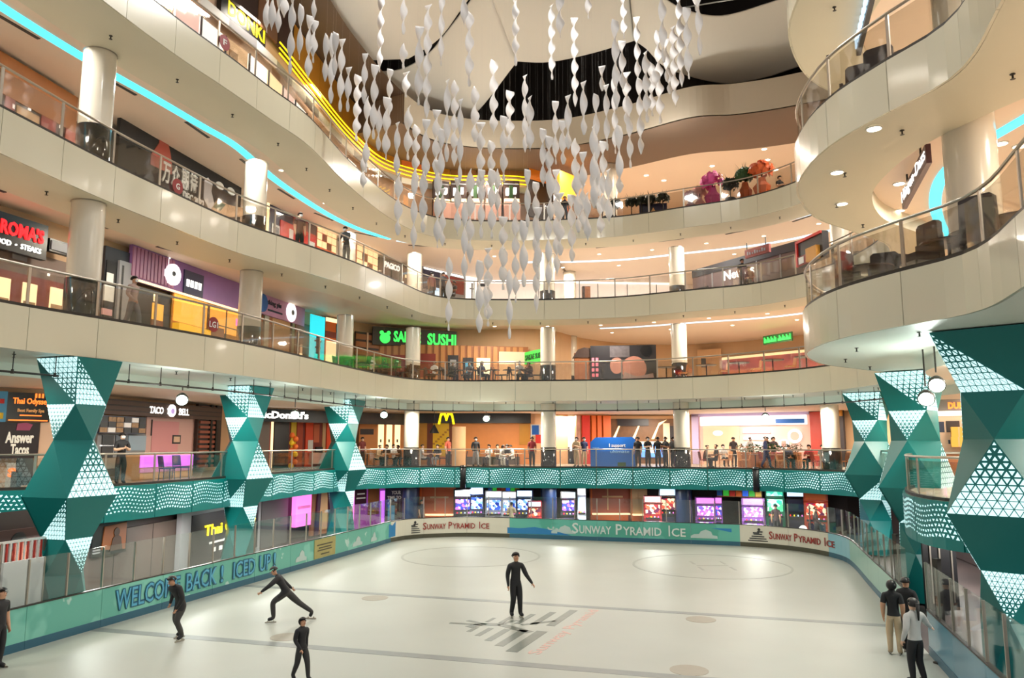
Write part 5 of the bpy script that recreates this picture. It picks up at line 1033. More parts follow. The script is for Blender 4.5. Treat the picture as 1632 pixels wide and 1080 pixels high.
# flower stands and plants on the topmost far gallery
def bouquet(px, d, label, cat, fm, pm, fz, r, pot=.3, potm=None, leaf=None, ribbon=True):
    x, y = spot('F', px, 310, d); o = empty('flower_stand', (x, y, ZF), 0, label, cat); rr = random.Random(px)
    MB().lathe([(pot * .7, 0), (pot, fz * .35), (pot * .8, fz * .4)], 14).obj('pot', potm or pm, o, True); MB().cyl((0, 0, fz * .3), (0, 0, fz), .03, .03, 6).obj('stem', darkmetal, o)
    m = MB()
    for k in range(130):
        u, v = rr.uniform(0, 6.3), math.acos(rr.uniform(-.6, 1)); q = Vector((math.sin(v) * math.cos(u), math.sin(v) * math.sin(u), math.cos(v) * .85)); c = Vector((0, 0, fz)) + q * r * rr.uniform(.6, 1)
        t = q.orthogonal().normalized() * r * .3; b = q.cross(t); m.add([c - t, c + b * .8, c + t, c - b * .8 + q * .1], [(0, 1, 2, 3)])
    tag(m.obj('flowers', fm, o), kind='stuff')
    if leaf:
        m = MB()
        for k in range(30):
            u = rr.uniform(0, 6.3); c = Vector((0, 0, fz)); e = c + Vector((math.cos(u) * r * 1.1, math.sin(u) * r * 1.1, rr.uniform(.1, r * 1.5))); t = Vector((-math.sin(u), math.cos(u), 0)) * .04
            m.add([c - t, c + t, e], [(0, 1, 2)])
        tag(m.obj('leaves', leaf, o), kind='stuff')
    if ribbon: MB().lathe([(r * .55, fz * .2), (r * .75, fz * .45), (r * .4, fz * .6), (r * .3, fz * .75)], 9).obj('wrapping', pm, o)
pinkf = mat('pink_flowers', S(226, 90, 160), .6, noise=.2, nscale=9); orangef = mat('orange_flowers', S(216, 100, 48), .6, noise=.2, nscale=9); palef = mat('pale_pink_flowers', S(230, 170, 160), .6, noise=.2, nscale=9); redf = mat('dull_red_flowers', S(140, 60, 60), .6, noise=.2, nscale=9); darkleaf = mat('dark_leaves', S(30, 40, 24), .6, noise=.3, nscale=9); clay = mat('orange_wrap', S(196, 104, 62), .5)
bouquet(1100, 1.0, 'small red flower stand just right of the upper far column', 'flowers', redf, redf, .9, .35, .22, maroon)
bouquet(1115, 1.2, 'pale pink flower stand between the red and the bright pink flowers', 'flowers', palef, palef, 1.1, .4)
bouquet(1136, 1.0, 'bright pink flower stand on the far topmost gallery', 'flowers', pinkf, pinkf, 1.55, .62)
bouquet(1164, 1.0, 'dark leafy plant in a dark pot right of the bright pink flowers', 'plant', darkleaf, charcoal, 1.2, .42, .3, charcoal, darkleaf, False)
bouquet(1188, 1.0, 'green plant in an orange wrapped pot on the topmost gallery', 'plant', greenleaf, clay, 1.55, .5, .3, clay, greenleaf)
bouquet(1215, 1.0, 'big orange flower stand nearest the round right balcony', 'flowers', orangef, orangef, 1.6, .62)
for i, px in enumerate((960, 980, 1006, 1022, 1036, 1056)):
    bouquet(px, 1.6, 'dark leafy planter plant on the far topmost gallery, ' + ('first', 'second', 'third', 'fourth', 'fifth', 'sixth')[i] + ' right of the ribbons', 'plant', darkleaf, charcoal, 1.25, .36, .26, brownw, darkleaf, False)
p, q = at(1019, 330, 42.2), at(1063, 326, 42.0)
wbox('black_banner', 'black banner with a golden triangle emblem behind the topmost far railing', 'banner', p, q, ZF, ZF + 1.15, navyp, .1, [('P', 'triangle_emblem', [(.32, .35), (.68, .35), (.5, .8)], mat('emblem_gold', S(220, 170, 110), .5), .02), ('text_line', .22, .78, .18, .24, greyp)])
p, q = at(1236, 296, 39.2), at(1268, 288, 38.0)
wbox('blue_bench', 'blue covered bench at the right end of the topmost far gallery', 'bench', p, q, ZF, ZF + .7, mat('dull_blue', S(74, 128, 168), .5), .6, [('dark_leg', .2, .24, 0, .9, black), ('dark_leg', .7, .74, 0, .9, black)])
# ---- arcade machines under the far concourse
def machine(px, Y, w, h, label, body, scr, marq, kind='upright'):
    p = at(px, 800, Y); a = math.atan2(-p.x, p.y) * -1
    o = empty('arcade_machine', (p.x, p.y, -.06), math.atan2(-p.x, p.y), label, 'arcade machine'); d = .8
    MB().prism([(-d / 2, 0), (d / 2, 0), (d / 2, h), (-d * .2, h), (-d * .3, h * .82), (-d * .05, h * .76), (0, h * .48), (-d / 2, h * .4)], -w / 2, w / 2)
    m = MB(); prof = [(-d / 2, 0), (d / 2, 0), (d / 2, h), (-d * .25, h), (-d * .3, h * .82), (-d * .05, h * .78), (.0, h * .47), (-d / 2, h * .4)]
    n = len(prof); vs = [(-w / 2, y, z) for y, z in prof] + [(w / 2, y, z) for y, z in prof]
    m.add(vs, [tuple(range(n)), tuple(range(2 * n - 1, n - 1, -1))] + [(i, n + i, n + (i + 1) % n, (i + 1) % n) for i in range(n)]); m.obj('cabinet', body, o)
    MB().bx(-w * .42, w * .42, -d * .31, -d * .22, h * .84, h * .98).obj('marquee', marq, o)
    MB().add([(-w * .4, -d * .06, h * .76), (w * .4, -d * .06, h * .76), (w * .4, -.02, h * .5), (-w * .4, -.02, h * .5)], [(3, 2, 1, 0)]).obj('screen', scr, o)
    MB().bx(-w * .4, w * .4, -d * .58, -.0, h * .38, h * .42).obj('control_deck', charcoal, o)
    for i in range(4): MB().cyl((-w * .3 + w * .2 * i, -d * .4, h * .42), (-w * .3 + w * .2 * i, -d * .4, h * .45), .03, .03, 8).obj('button', [g_red, g_yellow, g_ice, g_pink][i], o)
    MB().bx(-w * .35, w * .35, -d * .52, -d * .5, h * .06, h * .34).obj('front_panel', scr if kind == 'lit' else navyp, o)
def scrn(name, cols, sc_, k):
    if name in MATS: return MATS[name]
    m = bpy.data.materials.new(name); m.use_nodes = True; MATS[name] = m; nt = m.node_tree; b = nt.nodes['Principled BSDF']
    tc = nt.nodes.new('ShaderNodeTexCoord'); nz = nt.nodes.new('ShaderNodeTexVoronoi'); nz.inputs['Scale'].default_value = sc_
    rp = nt.nodes.new('ShaderNodeValToRGB'); rp.color_ramp.interpolation = 'CONSTANT'
    while len(rp.color_ramp.elements) < len(cols): rp.color_ramp.elements.new(.5)
    for i, c in enumerate(cols): rp.color_ramp.elements[i].position = i / len(cols); rp.color_ramp.elements[i].color = (*S(*c), 1)
    sx = nt.nodes.new('ShaderNodeSeparateColor'); nt.links.new(tc.outputs['Object'], nz.inputs['Vector']); nt.links.new(nz.outputs['Color'], sx.inputs[0]); nt.links.new(sx.outputs[0], rp.inputs[0])
    nt.links.new(rp.outputs[0], b.inputs['Base Color']); nt.links.new(rp.outputs[0], b.inputs['Emission Color']); b.inputs['Emission Strength'].default_value = k
    return m
sc1 = scrn('violet_game_screen', [(60, 40, 140), (200, 90, 220), (230, 220, 255), (40, 60, 180), (250, 140, 200)], 7, 1.2); sc2 = scrn('blue_game_screen', [(30, 50, 150), (120, 170, 255), (240, 245, 255), (50, 90, 200)], 6, 1.2); sc3 = scrn('red_game_screen', [(160, 20, 40), (250, 90, 60), (255, 220, 180), (90, 20, 60)], 6, 1.1); sc4 = scrn('green_game_screen', [(60, 200, 170), (160, 250, 210), (240, 255, 250), (90, 220, 150)], 5, 1.0); sc5 = scrn('pink_prize_window', [(255, 210, 250), (230, 120, 200), (255, 255, 255), (170, 90, 190), (120, 80, 200)], 8, 1.2)
dknavy = mat('machine_navy', S(28, 30, 70), .4); mw = mat('machine_white', S(220, 220, 232), .4); mred = mat('machine_red', S(150, 34, 44), .4); mviolet = mat('machine_violet', S(120, 70, 150), .4)
ML = [(738, 45.2, 1.1, 2.3, 'violet screened game machine right of the orange seats in the arcade', black, sc1, g_ice), (760, 44.6, .8, 2.5, 'slim blue game machine with a pale lit top, left of the coloured blocks', dknavy, sc2, g_ice), (787, 45.6, 1.0, 2.2, 'white framed game machine under the first coloured blocks', mw, sc2, g_white),
      (812, 45.2, .9, 2.2, 'white game machine that the man in the pale shirt is playing', mw, sc2, g_white), (836, 45.0, 1.0, 2.3, 'slanting blue racing machine beside the navy middle column', dknavy, sc2, g_ice), (852, 44.4, .8, 1.7, 'red and blue racing machine close to the navy middle column', mred, sc3, g_ice),
      (906, 45.2, .9, 2.2, 'dark game machine with a skull like white figure right of the middle column', black, sc1, g_ice), (927, 45.4, .5, 2.4, 'narrow tall white lit machine beside the orange hall', mw, g_ice, g_white), (1040, 44.2, 1.0, 2.0, 'dark red motorbike game machine at the arcade centre', mred, sc3, g_white), (1064, 44.8, 1.0, 2.4, 'black game machine with a pale top next to the right navy column', black, sc3, g_ice),
      (1124, 43.2, 1.1, 2.0, 'pale violet prize machine just right of the navy column', mviolet, sc5, g_pink), (1142, 43.4, .6, 2.0, 'grey violet prize machine second right of the navy column', mviolet, sc1, g_pink), (1200, 42.4, 1.2, 2.0, 'bright pink prize machine with four lit windows', mviolet, sc5, g_pink), (1235, 43.0, 1.0, 2.5, 'green lit game machine right of the coloured blocks', mat('machine_green', S(40, 130, 100), .4), sc4, sc4), (1268, 42.6, 1.0, 2.5, 'black game machine with a dark square screen, right of the green one', black, navyp, g_ice), (1300, 41.2, 1.2, 2.4, 'orange game machine beside the far right corner of the ice', mat('machine_orange', S(190, 70, 30), .4), sc3, orangep)]
for i, t in enumerate(ML): machine(*t, kind='lit' if t[6] in (sc5, g_ice) else 'upright')
blk = [bluep, mat('block_green', S(50, 170, 50), .4, 0, .4), redp, orangep, mat('block_blue', S(40, 100, 220), .4, 0, .4), MATS['block_green'], yellowp]
for pxs, lab in (((778, 828), 'row of coloured blocks over the arcade left of the navy middle column'), ((1142, 1214), 'row of coloured blocks over the arcade right of the navy column')):
    p, q = at(pxs[0], 780, 45.9 if pxs[0] < 900 else 43.6), at(pxs[1], 782, 45.4 if pxs[0] < 900 else 42.6)
    wbox('block_sign', lab, 'sign', p, q, 1.95, 2.42, brownw, .1, [('block', i / 7 + .01, (i + .92) / 7, .12, .95, blk[i], .08) for i in range(7)])
for a, b, Y, m_, la in ((668, 726, 46.4, mat('rust_orange', S(190, 88, 40), .5), 'orange brown panelled booth at the left of the arcade'), (940, 1006, 47, mat('rust_red', S(160, 70, 44), .5), 'orange brown open hall with a lit floor in the arcade centre'), (1006, 1032, 46.4, tan, 'tan panelled entrance beside the arcade hall')):
    p, q = at(a, 810, Y), at(b, 810, Y); wbox('arcade_booth', la, 'booth', p, q, -.06, 2.4, m_, .3, [('beam', .3, .8, .7, .74, tan), ('post', .42, .45, .4, 1, tan), ('low_wall', .0, .9, 0, .3, orangep, .4), ('frame', .02, .06, 0, 1, orangep), ('lit_edge', .05, .95, .3, .33, g_warm, .42)])
x, y = at(1290, 826, 38.8).xy; o = empty('toy_car', (x, y, -.06), .3, 'small bright blue ride-on toy behind the glass at the far right corner', 'toy'); MB().prism([(-.9, .15), (.9, .15), (.95, .5), (.3, .62), (.1, .5), (-.6, .55), (-.95, .45)], -.25, .25).obj('body', mat('toy_blue', S(40, 80, 230), .35, 0, .3), o); MB().ball((-.4, 0, .75), .2, 10, 8).obj('white_ball', white, o, True)
for sx in (-.55, .55): MB().cyl((sx, -.28, .16), (sx, .28, .16), .16, .16, 12).obj('wheel', black, o)
# left rink side: white hoarding with a red and white barrier behind it
p, q = on_curve(3, 935, off_poly(BD, .4)), on_curve(70, 920, off_poly(BD, .4))
wbox('white_hoarding', 'plain white board standing behind the rink boards at the left edge', 'board', p, q, 0, 2.05, mat('plain_white_board', S(220, 218, 220), .5), .06, [('stile', .97, 1, 0, 1, steel, .02)])
p, q = on_curve(-4, 900, off_poly(BD, .95)), on_curve(72, 890, off_poly(BD, .95))
o = frame_obj('slat_barrier', p, q, 0); tag(o, 'red and white barred barrier behind the white board at the left edge', 'barrier'); w = (q - p).xy.length
MB().bx(0, w, -.02, .02, 2.42, 2.48).obj('top_rail', white, o); MB().bx(0, w, -.02, .02, 1.2, 1.25).obj('rail', white, o)
for i in range(int(w / .1)): MB().bx(i * .1, i * .1 + .045, -.015, .015, 1.2, 2.42).obj('bar', white if i % 2 else mat('barrier_red', S(190, 60, 50), .5), o)
for x_ in (.02, w - .06): MB().bx(x_, x_ + .05, -.03, .03, 0, 2.45).obj('post', steel, o)
# massage chair at the left concourse
x, y = spot('2', 46, 752, .9); o = empty('massage_chair', (x, y, Z2), .8, 'dark padded massage chair under the taco poster', 'chair'); o.scale = (.72, .72, .72)
MB().bx(-.4, .4, -.5, .4, .15, .5).obj('seat', seat_dk, o); MB().add([(-.35, .2, .45), (.35, .2, .45), (.35, .45, .4), (-.35, .45, .4), (-.3, .75, 1.25), (.3, .75, 1.25), (.3, .9, 1.1), (-.3, .9, 1.1)], [(3, 2, 1, 0), (4, 5, 6, 7), (0, 1, 5, 4), (1, 2, 6, 5), (2, 3, 7, 6), (3, 0, 4, 7)]).obj('backrest', seat_dk, o)
for sx in (-.46, .46): MB().bx(sx - .09, sx + .09, -.5, .4, 0, .7).obj('armrest', charcoal, o)
# ------------------------------------------------------------------ people: one skinned continuous body per pose, cloth zones by material
V = Vector
BASE = dict(pelvis=(0, 0, .93), waist=(0, 0, 1.08), chest=(0, 0, 1.27), collar=(0, .01, 1.41), neck=(0, 0, 1.475), chin=(0, -.025, 1.545), crown=(0, .005, 1.645),
            hipL=(.085, 0, .89), kneeL=(.1, -.01, .49), ankL=(.1, .03, .09), toeL=(.12, -.13, .035), hipR=(-.085, 0, .89), kneeR=(-.1, -.01, .49), ankR=(-.1, .03, .09), toeR=(-.12, -.13, .035),
            shL=(.165, .01, 1.385), elL=(.215, .04, 1.12), wrL=(.215, -.04, .88), shR=(-.165, .01, 1.385), elR=(-.215, .04, 1.12), wrR=(-.215, -.04, .88))
RAD = dict(pelvis=.172, waist=.158, chest=.178, collar=.135, neck=.062, chin=.078, crown=.09, hip=.125, knee=.082, ank=.06, toe=.05, sh=.092, el=.064, wr=.042)
BONES = [('pelvis', 'waist'), ('waist', 'chest'), ('chest', 'collar'), ('collar', 'neck'), ('neck', 'chin'), ('chin', 'crown')] + [b for s in 'LR' for b in (('pelvis', 'hip' + s), ('hip' + s, 'knee' + s), ('knee' + s, 'ank' + s), ('ank' + s, 'toe' + s), ('collar', 'sh' + s), ('sh' + s, 'el' + s), ('el' + s, 'wr' + s))]
ZONE = {}
for a, b in BONES:
    z = 1 if a in ('pelvis', 'waist', 'chest') and b in ('waist', 'chest', 'collar') else 0 if a in ('neck', 'chin') or b == 'neck' else 3 if b[:3] == 'toe' else 2 if a[:3] in ('hip', 'kne') or b[:3] == 'hip' else 1
    ZONE[(a, b)] = z
def pose(name, **kw):
    J = {k: V(v) for k, v in BASE.items()}
    for k, v in kw.items():
        if k in J: J[k] = V(v)
    if 'shift' in kw:         # lean the upper body: rotate everything above the pelvis about x
        pass
    vs = []; es = []; rs = []; idx = {}
    for k, p in J.items():
        idx[k] = len(vs); vs.append(p); r = RAD.get(k, RAD.get(k[:-1], .05)); rs.append((r, r * (.74 if k in ('chest', 'collar', 'waist') else 1)))
    for a, b in BONES: es.append((idx[a], idx[b]))
    hands = []
    for s in 'LR':
        el, wr = J['el' + s], J['wr' + s]; d = (wr - el).normalized(); side = d.cross(V((1, 0, 0)) if abs(d.x) < .8 else V((0, 0, 1))).normalized(); out = d.cross(side).normalized()
        palm = wr + d * .075; ip = len(vs); vs.append(palm); rs.append((.034, .02)); es.append((idx['wr' + s], ip)); hands.append(ip)
        hands0 = [ip]
        for i, (o_, l) in enumerate(((-.028, .062), (-.009, .074), (.01, .07), (.028, .054))):
            k1 = palm + side * o_ + d * (.03 + l * .5); k2 = palm + side * o_ * 1.15 + d * (.022 + l * .9) + out * .025
            vs += [k1, k2]; rs += [(.0095, .0095), (.008, .008)]; es += [(ip, len(vs) - 2), (len(vs) - 2, len(vs) - 1)]; hands += [len(vs) - 2, len(vs) - 1]
        t1 = wr + d * .045 + side * -.045 + out * .015; t2 = t1 + d * .035 + out * .015; mid_ = wr + d * .03
        vs += [t1, t2]; rs += [(.011, .011), (.009, .009)]; es += [(ip, len(vs) - 2), (len(vs) - 2, len(vs) - 1)]; hands += [len(vs) - 2, len(vs) - 1]
    me = bpy.data.meshes.new('skeleton'); me.from_pydata([tuple(v) for v in vs], es, []); o = bpy.data.objects.new('skeleton', me); C.objects.link(o)
    sk = o.modifiers.new('s', 'SKIN'); sk.use_smooth_shade = True; sk.branch_smoothing = .6; sd = o.modifiers.new('d', 'SUBSURF'); sd.levels = 2; sd.render_levels = 2
    for i, v in enumerate(me.skin_vertices[0].data): v.radius = rs[i]; v.use_root = (i == idx['pelvis'])
    bpy.context.view_layer.update()
    out = bpy.data.meshes.new_from_object(o.evaluated_get(bpy.context.evaluated_depsgraph_get())); out.name = 'body_' + name
    bpy.data.objects.remove(o)
    bm = bmesh.new(); bm.from_mesh(out)
    cuts = [(J['pelvis'] - (J['waist'] - J['pelvis']).normalized() * .03, J['waist'] - J['pelvis']), (J['neck'].lerp(J['collar'], .35), J['neck'] - J['collar'])]
    for a, b, t in [('el' + s, 'wr' + s, .96) for s in 'LR'] + [('knee' + s, 'ank' + s, .8) for s in 'LR'] + ([('sh' + s, 'el' + s, .75) for s in 'LR'] if kw.get('short') else []): cuts.append((J[a].lerp(J[b], t), J[b] - J[a]))
    for co, no in cuts: bmesh.ops.bisect_plane(bm, geom=bm.verts[:] + bm.edges[:] + bm.faces[:], plane_co=co, plane_no=no.normalized())
    bm.to_mesh(out); bm.free()
    hp = [(vs[a], vs[b]) for a, b in es if a in hands or b in hands]
    for k in range(4): out.materials.append(white)
    rad = lambda k: RAD.get(k, RAD.get(k[:-1], .05)) * .7
    seg = [(J[a], J[b], ZONE[(a, b)], (rad(a) + rad(b)) / 2 if a[:2] not in ('sh', 'el') and b[:2] not in ('sh', 'el', 'wr') else .045) for a, b in BONES] + [(a, b, 0, .012) for a, b in hp]
    short = kw.get('short', False)
    for f in out.polygons:
        c = f.center; best = (9, 1)
        for a, b, z, r_ in seg:
            ab = b - a; l = max(ab.length_squared, 1e-9); t = max(0, min(1, (c - a).dot(ab) / l)); q = a + ab * t; d = (c - q).length - r_
            if z == 1 and short and (c - J['elL']).length < 9 and t > .75 and ((a - J['shL']).length < 1e-6 and (b - J['elL']).length < 1e-6 or (a - J['shR']).length < 1e-6 and (b - J['elR']).length < 1e-6): zz = 0
            elif z == 1 and short and ((a - J['elL']).length < 1e-6 or (a - J['elR']).length < 1e-6): zz = 0
            else: zz = z
            if d < best[0]: best = (d, zz)
        if best[1] in (1, 2) and (c - J['pelvis']).length < .3 and min((c - J['wrL']).length, (c - J['wrR']).length, (c - J['elL']).length, (c - J['elR']).length) > .1:
            best = (0, 1 if (c - J['pelvis']).dot((J['waist'] - J['pelvis']).normalized()) > -.03 else 2)
        f.material_index = best[1]; f.use_smooth = True
    return out, J
def mv(J, keys, ang, piv, ax='X'):
    Rm = Matrix.Rotation(ang, 3, ax)
    return {k: tuple(piv + Rm @ (V(J[k]) - piv)) for k in keys}
UP = ['waist', 'chest', 'collar', 'neck', 'chin', 'crown', 'shL', 'elL', 'wrL', 'shR', 'elR', 'wrR']
def leaned(ang, **kw):
    b = dict(BASE); b.update(kw); b.update(mv(b, UP, ang, V(b['pelvis']))); return b
def moved(dz, dy=0.0, keys=UP + ['pelvis', 'hipL', 'hipR'], **kw):
    b = dict(BASE); b.update({k: (b[k][0], b[k][1] + dy, b[k][2] + dz) for k in keys}); b.update(kw); return b
SITL = dict(kneeL=(.11, -.42, .49), ankL=(.11, -.40, .09), toeL=(.12, -.55, .035), kneeR=(-.11, -.42, .49), ankR=(-.11, -.34, .09), toeR=(-.12, -.5, .035))
sit = moved(-.43, 0, **SITL); sit.update(elL=(.24, -.05, .70), wrL=(.12, -.28, .72), elR=(-.24, -.05, .70), wrR=(-.12, -.28, .72))
sit2 = dict(sit); sit2.update(mv(sit, UP, .3, V(sit['pelvis'])))
POSES = {
    'stand': pose('stand', short=True),
    'phone': pose('phone', short=True, elL=(.23, -.02, 1.12), wrL=(.08, -.24, 1.2), elR=(-.23, -.02, 1.12), wrR=(-.07, -.23, 1.18)),
    'walk': pose('walk', kneeL=(.09, -.16, .5), ankL=(.1, -.2, .1), toeL=(.11, -.36, .05), kneeR=(-.09, .06, .49), ankR=(-.1, .24, .14), toeR=(-.11, .12, .04), wrL=(.24, .1, .9), elL=(.23, .12, 1.12), wrR=(-.2, -.2, .93)),
    'rail': pose('rail', **leaned(.25, elL=(.25, -.2, 1.16), wrL=(.15, -.36, 1.08), elR=(-.25, -.2, 1.16), wrR=(-.15, -.36, 1.08))),
    'sit': pose('sit', short=True, **sit), 'sitlean': pose('sitlean', **sit2),
    'skate_stand': pose('skate_stand', elL=(.27, -.06, 1.13), wrL=(.38, -.2, .94), elR=(-.22, .06, 1.12), wrR=(-.22, -.02, .88), kneeL=(.09, -.07, .5), ankL=(.12, -.02, .12), toeL=(.14, -.18, .08), kneeR=(-.08, -.05, .5), ankR=(-.1, .08, .12), toeR=(-.12, -.07, .08)),
    'skate_bent': pose('skate_bent', **leaned(.5, kneeL=(.1, -.2, .52), ankL=(.12, -.02, .13), toeL=(.13, -.18, .08), kneeR=(-.14, -.05, .5), ankR=(-.2, .22, .14), toeR=(-.22, .08, .08), elL=(.26, -.08, 1.14), wrL=(.18, -.25, 1.0), elR=(-.27, .1, 1.16), wrR=(-.3, -.06, .98), pelvis=(0, .04, .91))),
    'skate_lunge': pose('skate_lunge', **leaned(.55, pelvis=(0, 0, .80), hipL=(.085, -.01, .76), hipR=(-.085, .03, .77), waist=(0, 0, .95), chest=(0, 0, 1.14), collar=(0, .01, 1.28), neck=(0, 0, 1.345), chin=(0, -.025, 1.415), crown=(0, .005, 1.515), shL=(.165, .01, 1.255), shR=(-.165, .01, 1.255), kneeL=(.1, -.34, .56), ankL=(.11, -.3, .13), toeL=(.11, -.46, .09), kneeR=(-.12, .36, .46), ankR=(-.16, .72, .2), toeR=(-.18, .66, .06), elL=(.3, -.22, 1.22), wrL=(.3, -.46, 1.2), elR=(-.3, .05, 1.02), wrR=(-.3, .12, .8))),
    'wall_hold': pose('wall_hold', elL=(.24, .06, 1.14), wrL=(.25, -.04, .92), elR=(-.36, -.1, 1.2), wrR=(-.56, -.22, 1.08), kneeL=(.09, -.05, .5), ankL=(.1, .0, .12), toeL=(.12, -.16, .08), kneeR=(-.09, -.05, .5), ankR=(-.12, .06, .12), toeR=(-.14, -.1, .08)),
}
# shared head parts in a head frame centred between chin and crown
hm_ = MB(); n, k = 12, 6
for j in range(k + 1):
    ph = PI * .5 * j / k
hm_.ball((0, 0, 0), .118, 12, 8, (1, 1.06, 1.06))
def hair_mesh(name, fr, low, tail=0):
    bm = bmesh.new(); bmesh.ops.create_uvsphere(bm, u_segments=14, v_segments=10, radius=.121)
    dele = [v for v in bm.verts if (v.co.y < -.02 and v.co.z < fr) or v.co.z < low]
    bmesh.ops.delete(bm, geom=dele, context='VERTS')
    for v in bm.verts: v.co.y = v.co.y * 1.06 + .004; v.co.z *= 1.04
    bmesh.ops.solidify(bm, geom=bm.faces[:], thickness=.006)
    if tail:
        r = bmesh.ops.create_cone(bm, cap_ends=True, segments=8, radius1=.016, radius2=.045, depth=tail)
        for v in r['verts']: v.co = v.co + V((0, .135 + .02 * (v.co.z < 0), -.02 - tail / 2 + .06))
    me = bpy.data.meshes.new(name); bm.to_mesh(me); bm.free(); me.materials.append(white)
    for f in me.polygons: f.use_smooth = True
    return me
HAIR = {'short': hair_mesh('hair', .045, -.035), 'long': hair_mesh('hair', .05, -.16), 'tail': hair_mesh('hair', .05, -.04, .34), 'cap': hair_mesh('cap', .03, .0), 'scarf': hair_mesh('headscarf', .055, -.2)}
fm = MB()
for sx in (-.036, .036): fm.ball((sx, -.098, .012), .011, 6, 4, (1.3, .6, 1)); fm.box((sx, -.104, .036), (.03, .008, .007)); fm.ball((sx * 2.75, 0, .0), .02, 6, 4, (.5, .8, 1.3))
fm.m = 1; fm.add([(-.014, -.104, -.022), (.014, -.104, -.022), (0, -.104, .014), (0, -.13, -.018)], [(0, 1, 3), (1, 2, 3), (2, 0, 3)])
fm.m = 2; fm.box((0, -.102, -.048), (.042, .008, .009))
face_me = fm.mesh('face', [mat('eye_dark', S(30, 22, 20), .3), mat('skin_nose', S(196, 146, 116), .5), mat('lips', S(160, 92, 84), .5)])
mk = MB(); mk.add([(-.07, -.088, .0), (0, -.122, .005), (.07, -.088, .0), (-.062, -.08, -.07), (0, -.108, -.085), (.062, -.08, -.07)], [(0, 3, 4, 1), (1, 4, 5, 2)]); mask_me = mk.mesh('face_mask', mat('white_face_mask', S(222, 226, 230), .6))
CLO = {}
def cl(c):
    if c not in CLO: CLO[c] = mat('cloth_%d_%d_%d' % c, S(*c), .7, noise=.08, nscale=12)
    return CLO[c]
SKIN = [mat('skin_tan', S(196, 148, 118), .5), mat('skin_light', S(222, 180, 152), .5), mat('skin_brown', S(150, 104, 78), .5)]
K_, W_, G_, N_, Rd, Bg, Br = (26, 26, 30), (222, 220, 216), (120, 120, 124), (34, 44, 84), (150, 44, 46), (196, 172, 140), (96, 66, 48)
HC = {'k': mat('black_hair', S(20, 17, 17), .4), 'b': mat('brown_hair', S(56, 38, 28), .4), 'w': cl(W_), 'n': cl(N_)}
def person(p, z, rz, ps, top, bot, label, hair='short', skin=0, mask=False, s=1.0, hc='k', shoes=K_, skates=False, tilt=0.0, group=None):
    me, J = POSES[ps]
    o = link('person', me, None, (p[0], p[1], z), rz); o.scale = (s, s, s); tag(o, label, 'person', group)
    for i, m in enumerate((SKIN[skin], cl(top), cl(bot), cl(shoes))): o.material_slots[i].link = 'OBJECT'; o.material_slots[i].material = m
    hd = (J['chin'] + J['crown']) / 2 + V((0, .006, .012)); u = (J['crown'] - J['neck']).normalized(); ax = math.atan2(-u.y, u.z)
    def sub(nm, mesh, m=None):
        c = link(nm, mesh, o, tuple(hd)); c.rotation_euler = (ax + tilt, 0, 0)
        if m: c.material_slots[0].link = 'OBJECT'; c.material_slots[0].material = m
        return c
    sub({'scarf': 'headscarf', 'cap': 'cap'}.get(hair, 'hair'), HAIR[hair], HC[hc]); sub('face', face_me)
    if mask: sub('face_mask', mask_me)
    if skates:
        for sd in 'LR':
            a, t = J['ank' + sd], J['toe' + sd]; d = V((t.x - a.x, t.y - a.y, 0)).normalized(); c = a.lerp(t, .45); w = math.atan2(d.y, d.x)
            lo = min(a.z, t.z) - .035
            MB().box((0, 0, 0), (.3, .006, .035)).box((-.08, 0, .03), (.03, .03, .04)).box((.08, 0, .03), (.03, .03, .04)).obj('skate_blade', steel, o, False, (c.x, c.y, max(.02, lo - .03)), w)
    return o
def face_at(p): return math.atan2(p[0], -p[1]) * 1.0      # body front (-Y) turned towards the camera
# skaters
person((.11, 22.57), .0, .3, 'skate_stand', K_, K_, 'skater in black with arms lowered gliding beside the ice emblem', 'short', 0, False, 1.05, skates=True)
person((-8.35, 20.06), 0, -.5, 'skate_bent', K_, (60, 58, 56), 'skater in black bending forward before the word WELCOME on the boards', 'short', 0, False, 1.0, skates=True)
person((-6.3, 22.1), 0, -1.35, 'skate_lunge', K_, (52, 50, 50), 'skater in black lunging fast with one leg stretched behind', 'short', 0, False, 1.0, skates=True)
person((-11.32, 17.6), 0, 1.4, 'stand', K_, K_, 'skater in a black hooded jacket cut by the left picture edge', 'short', 0, False, 1.0, skates=True)
person((-4.4, 16.75), 0, .9, 'walk', K_, (44, 44, 46), 'small child skater in black at the bottom edge of the picture', 'long', 0, False, .74, skates=True)
person((9.42, 18.95), 0, 2.3, 'phone', K_, K_, 'boy in a black T-shirt by the rink gate looking at the boards', 'short', 0, False, 1.0, skates=True)
person((8.98, 18.75), 0, 2.7, 'stand', K_, Bg, 'skater in a black top and beige trousers left of the boy at the gate', 'long', 0, False, .98, skates=True)
person((8.3, 16.45), 0, 3.35, 'wall_hold', (196, 196, 194), K_, 'girl with a ponytail in a pale sweater seen from behind, holding the boards', 'tail', 1, False, 1.0, skates=True)
def crowd(k, z, lst):
    for px, d, ps, top, bot, rz, hair, msk, label in lst:
        p = spot(k, px, 735 if k == '2' else 600, d); person(p, z + (0.0), face_at((p[0], p[1])) * 0 + math.atan2(p[0], p[1]) * -1 + rz, ps, top, bot, label, hair, (px * 7) % 3, msk)
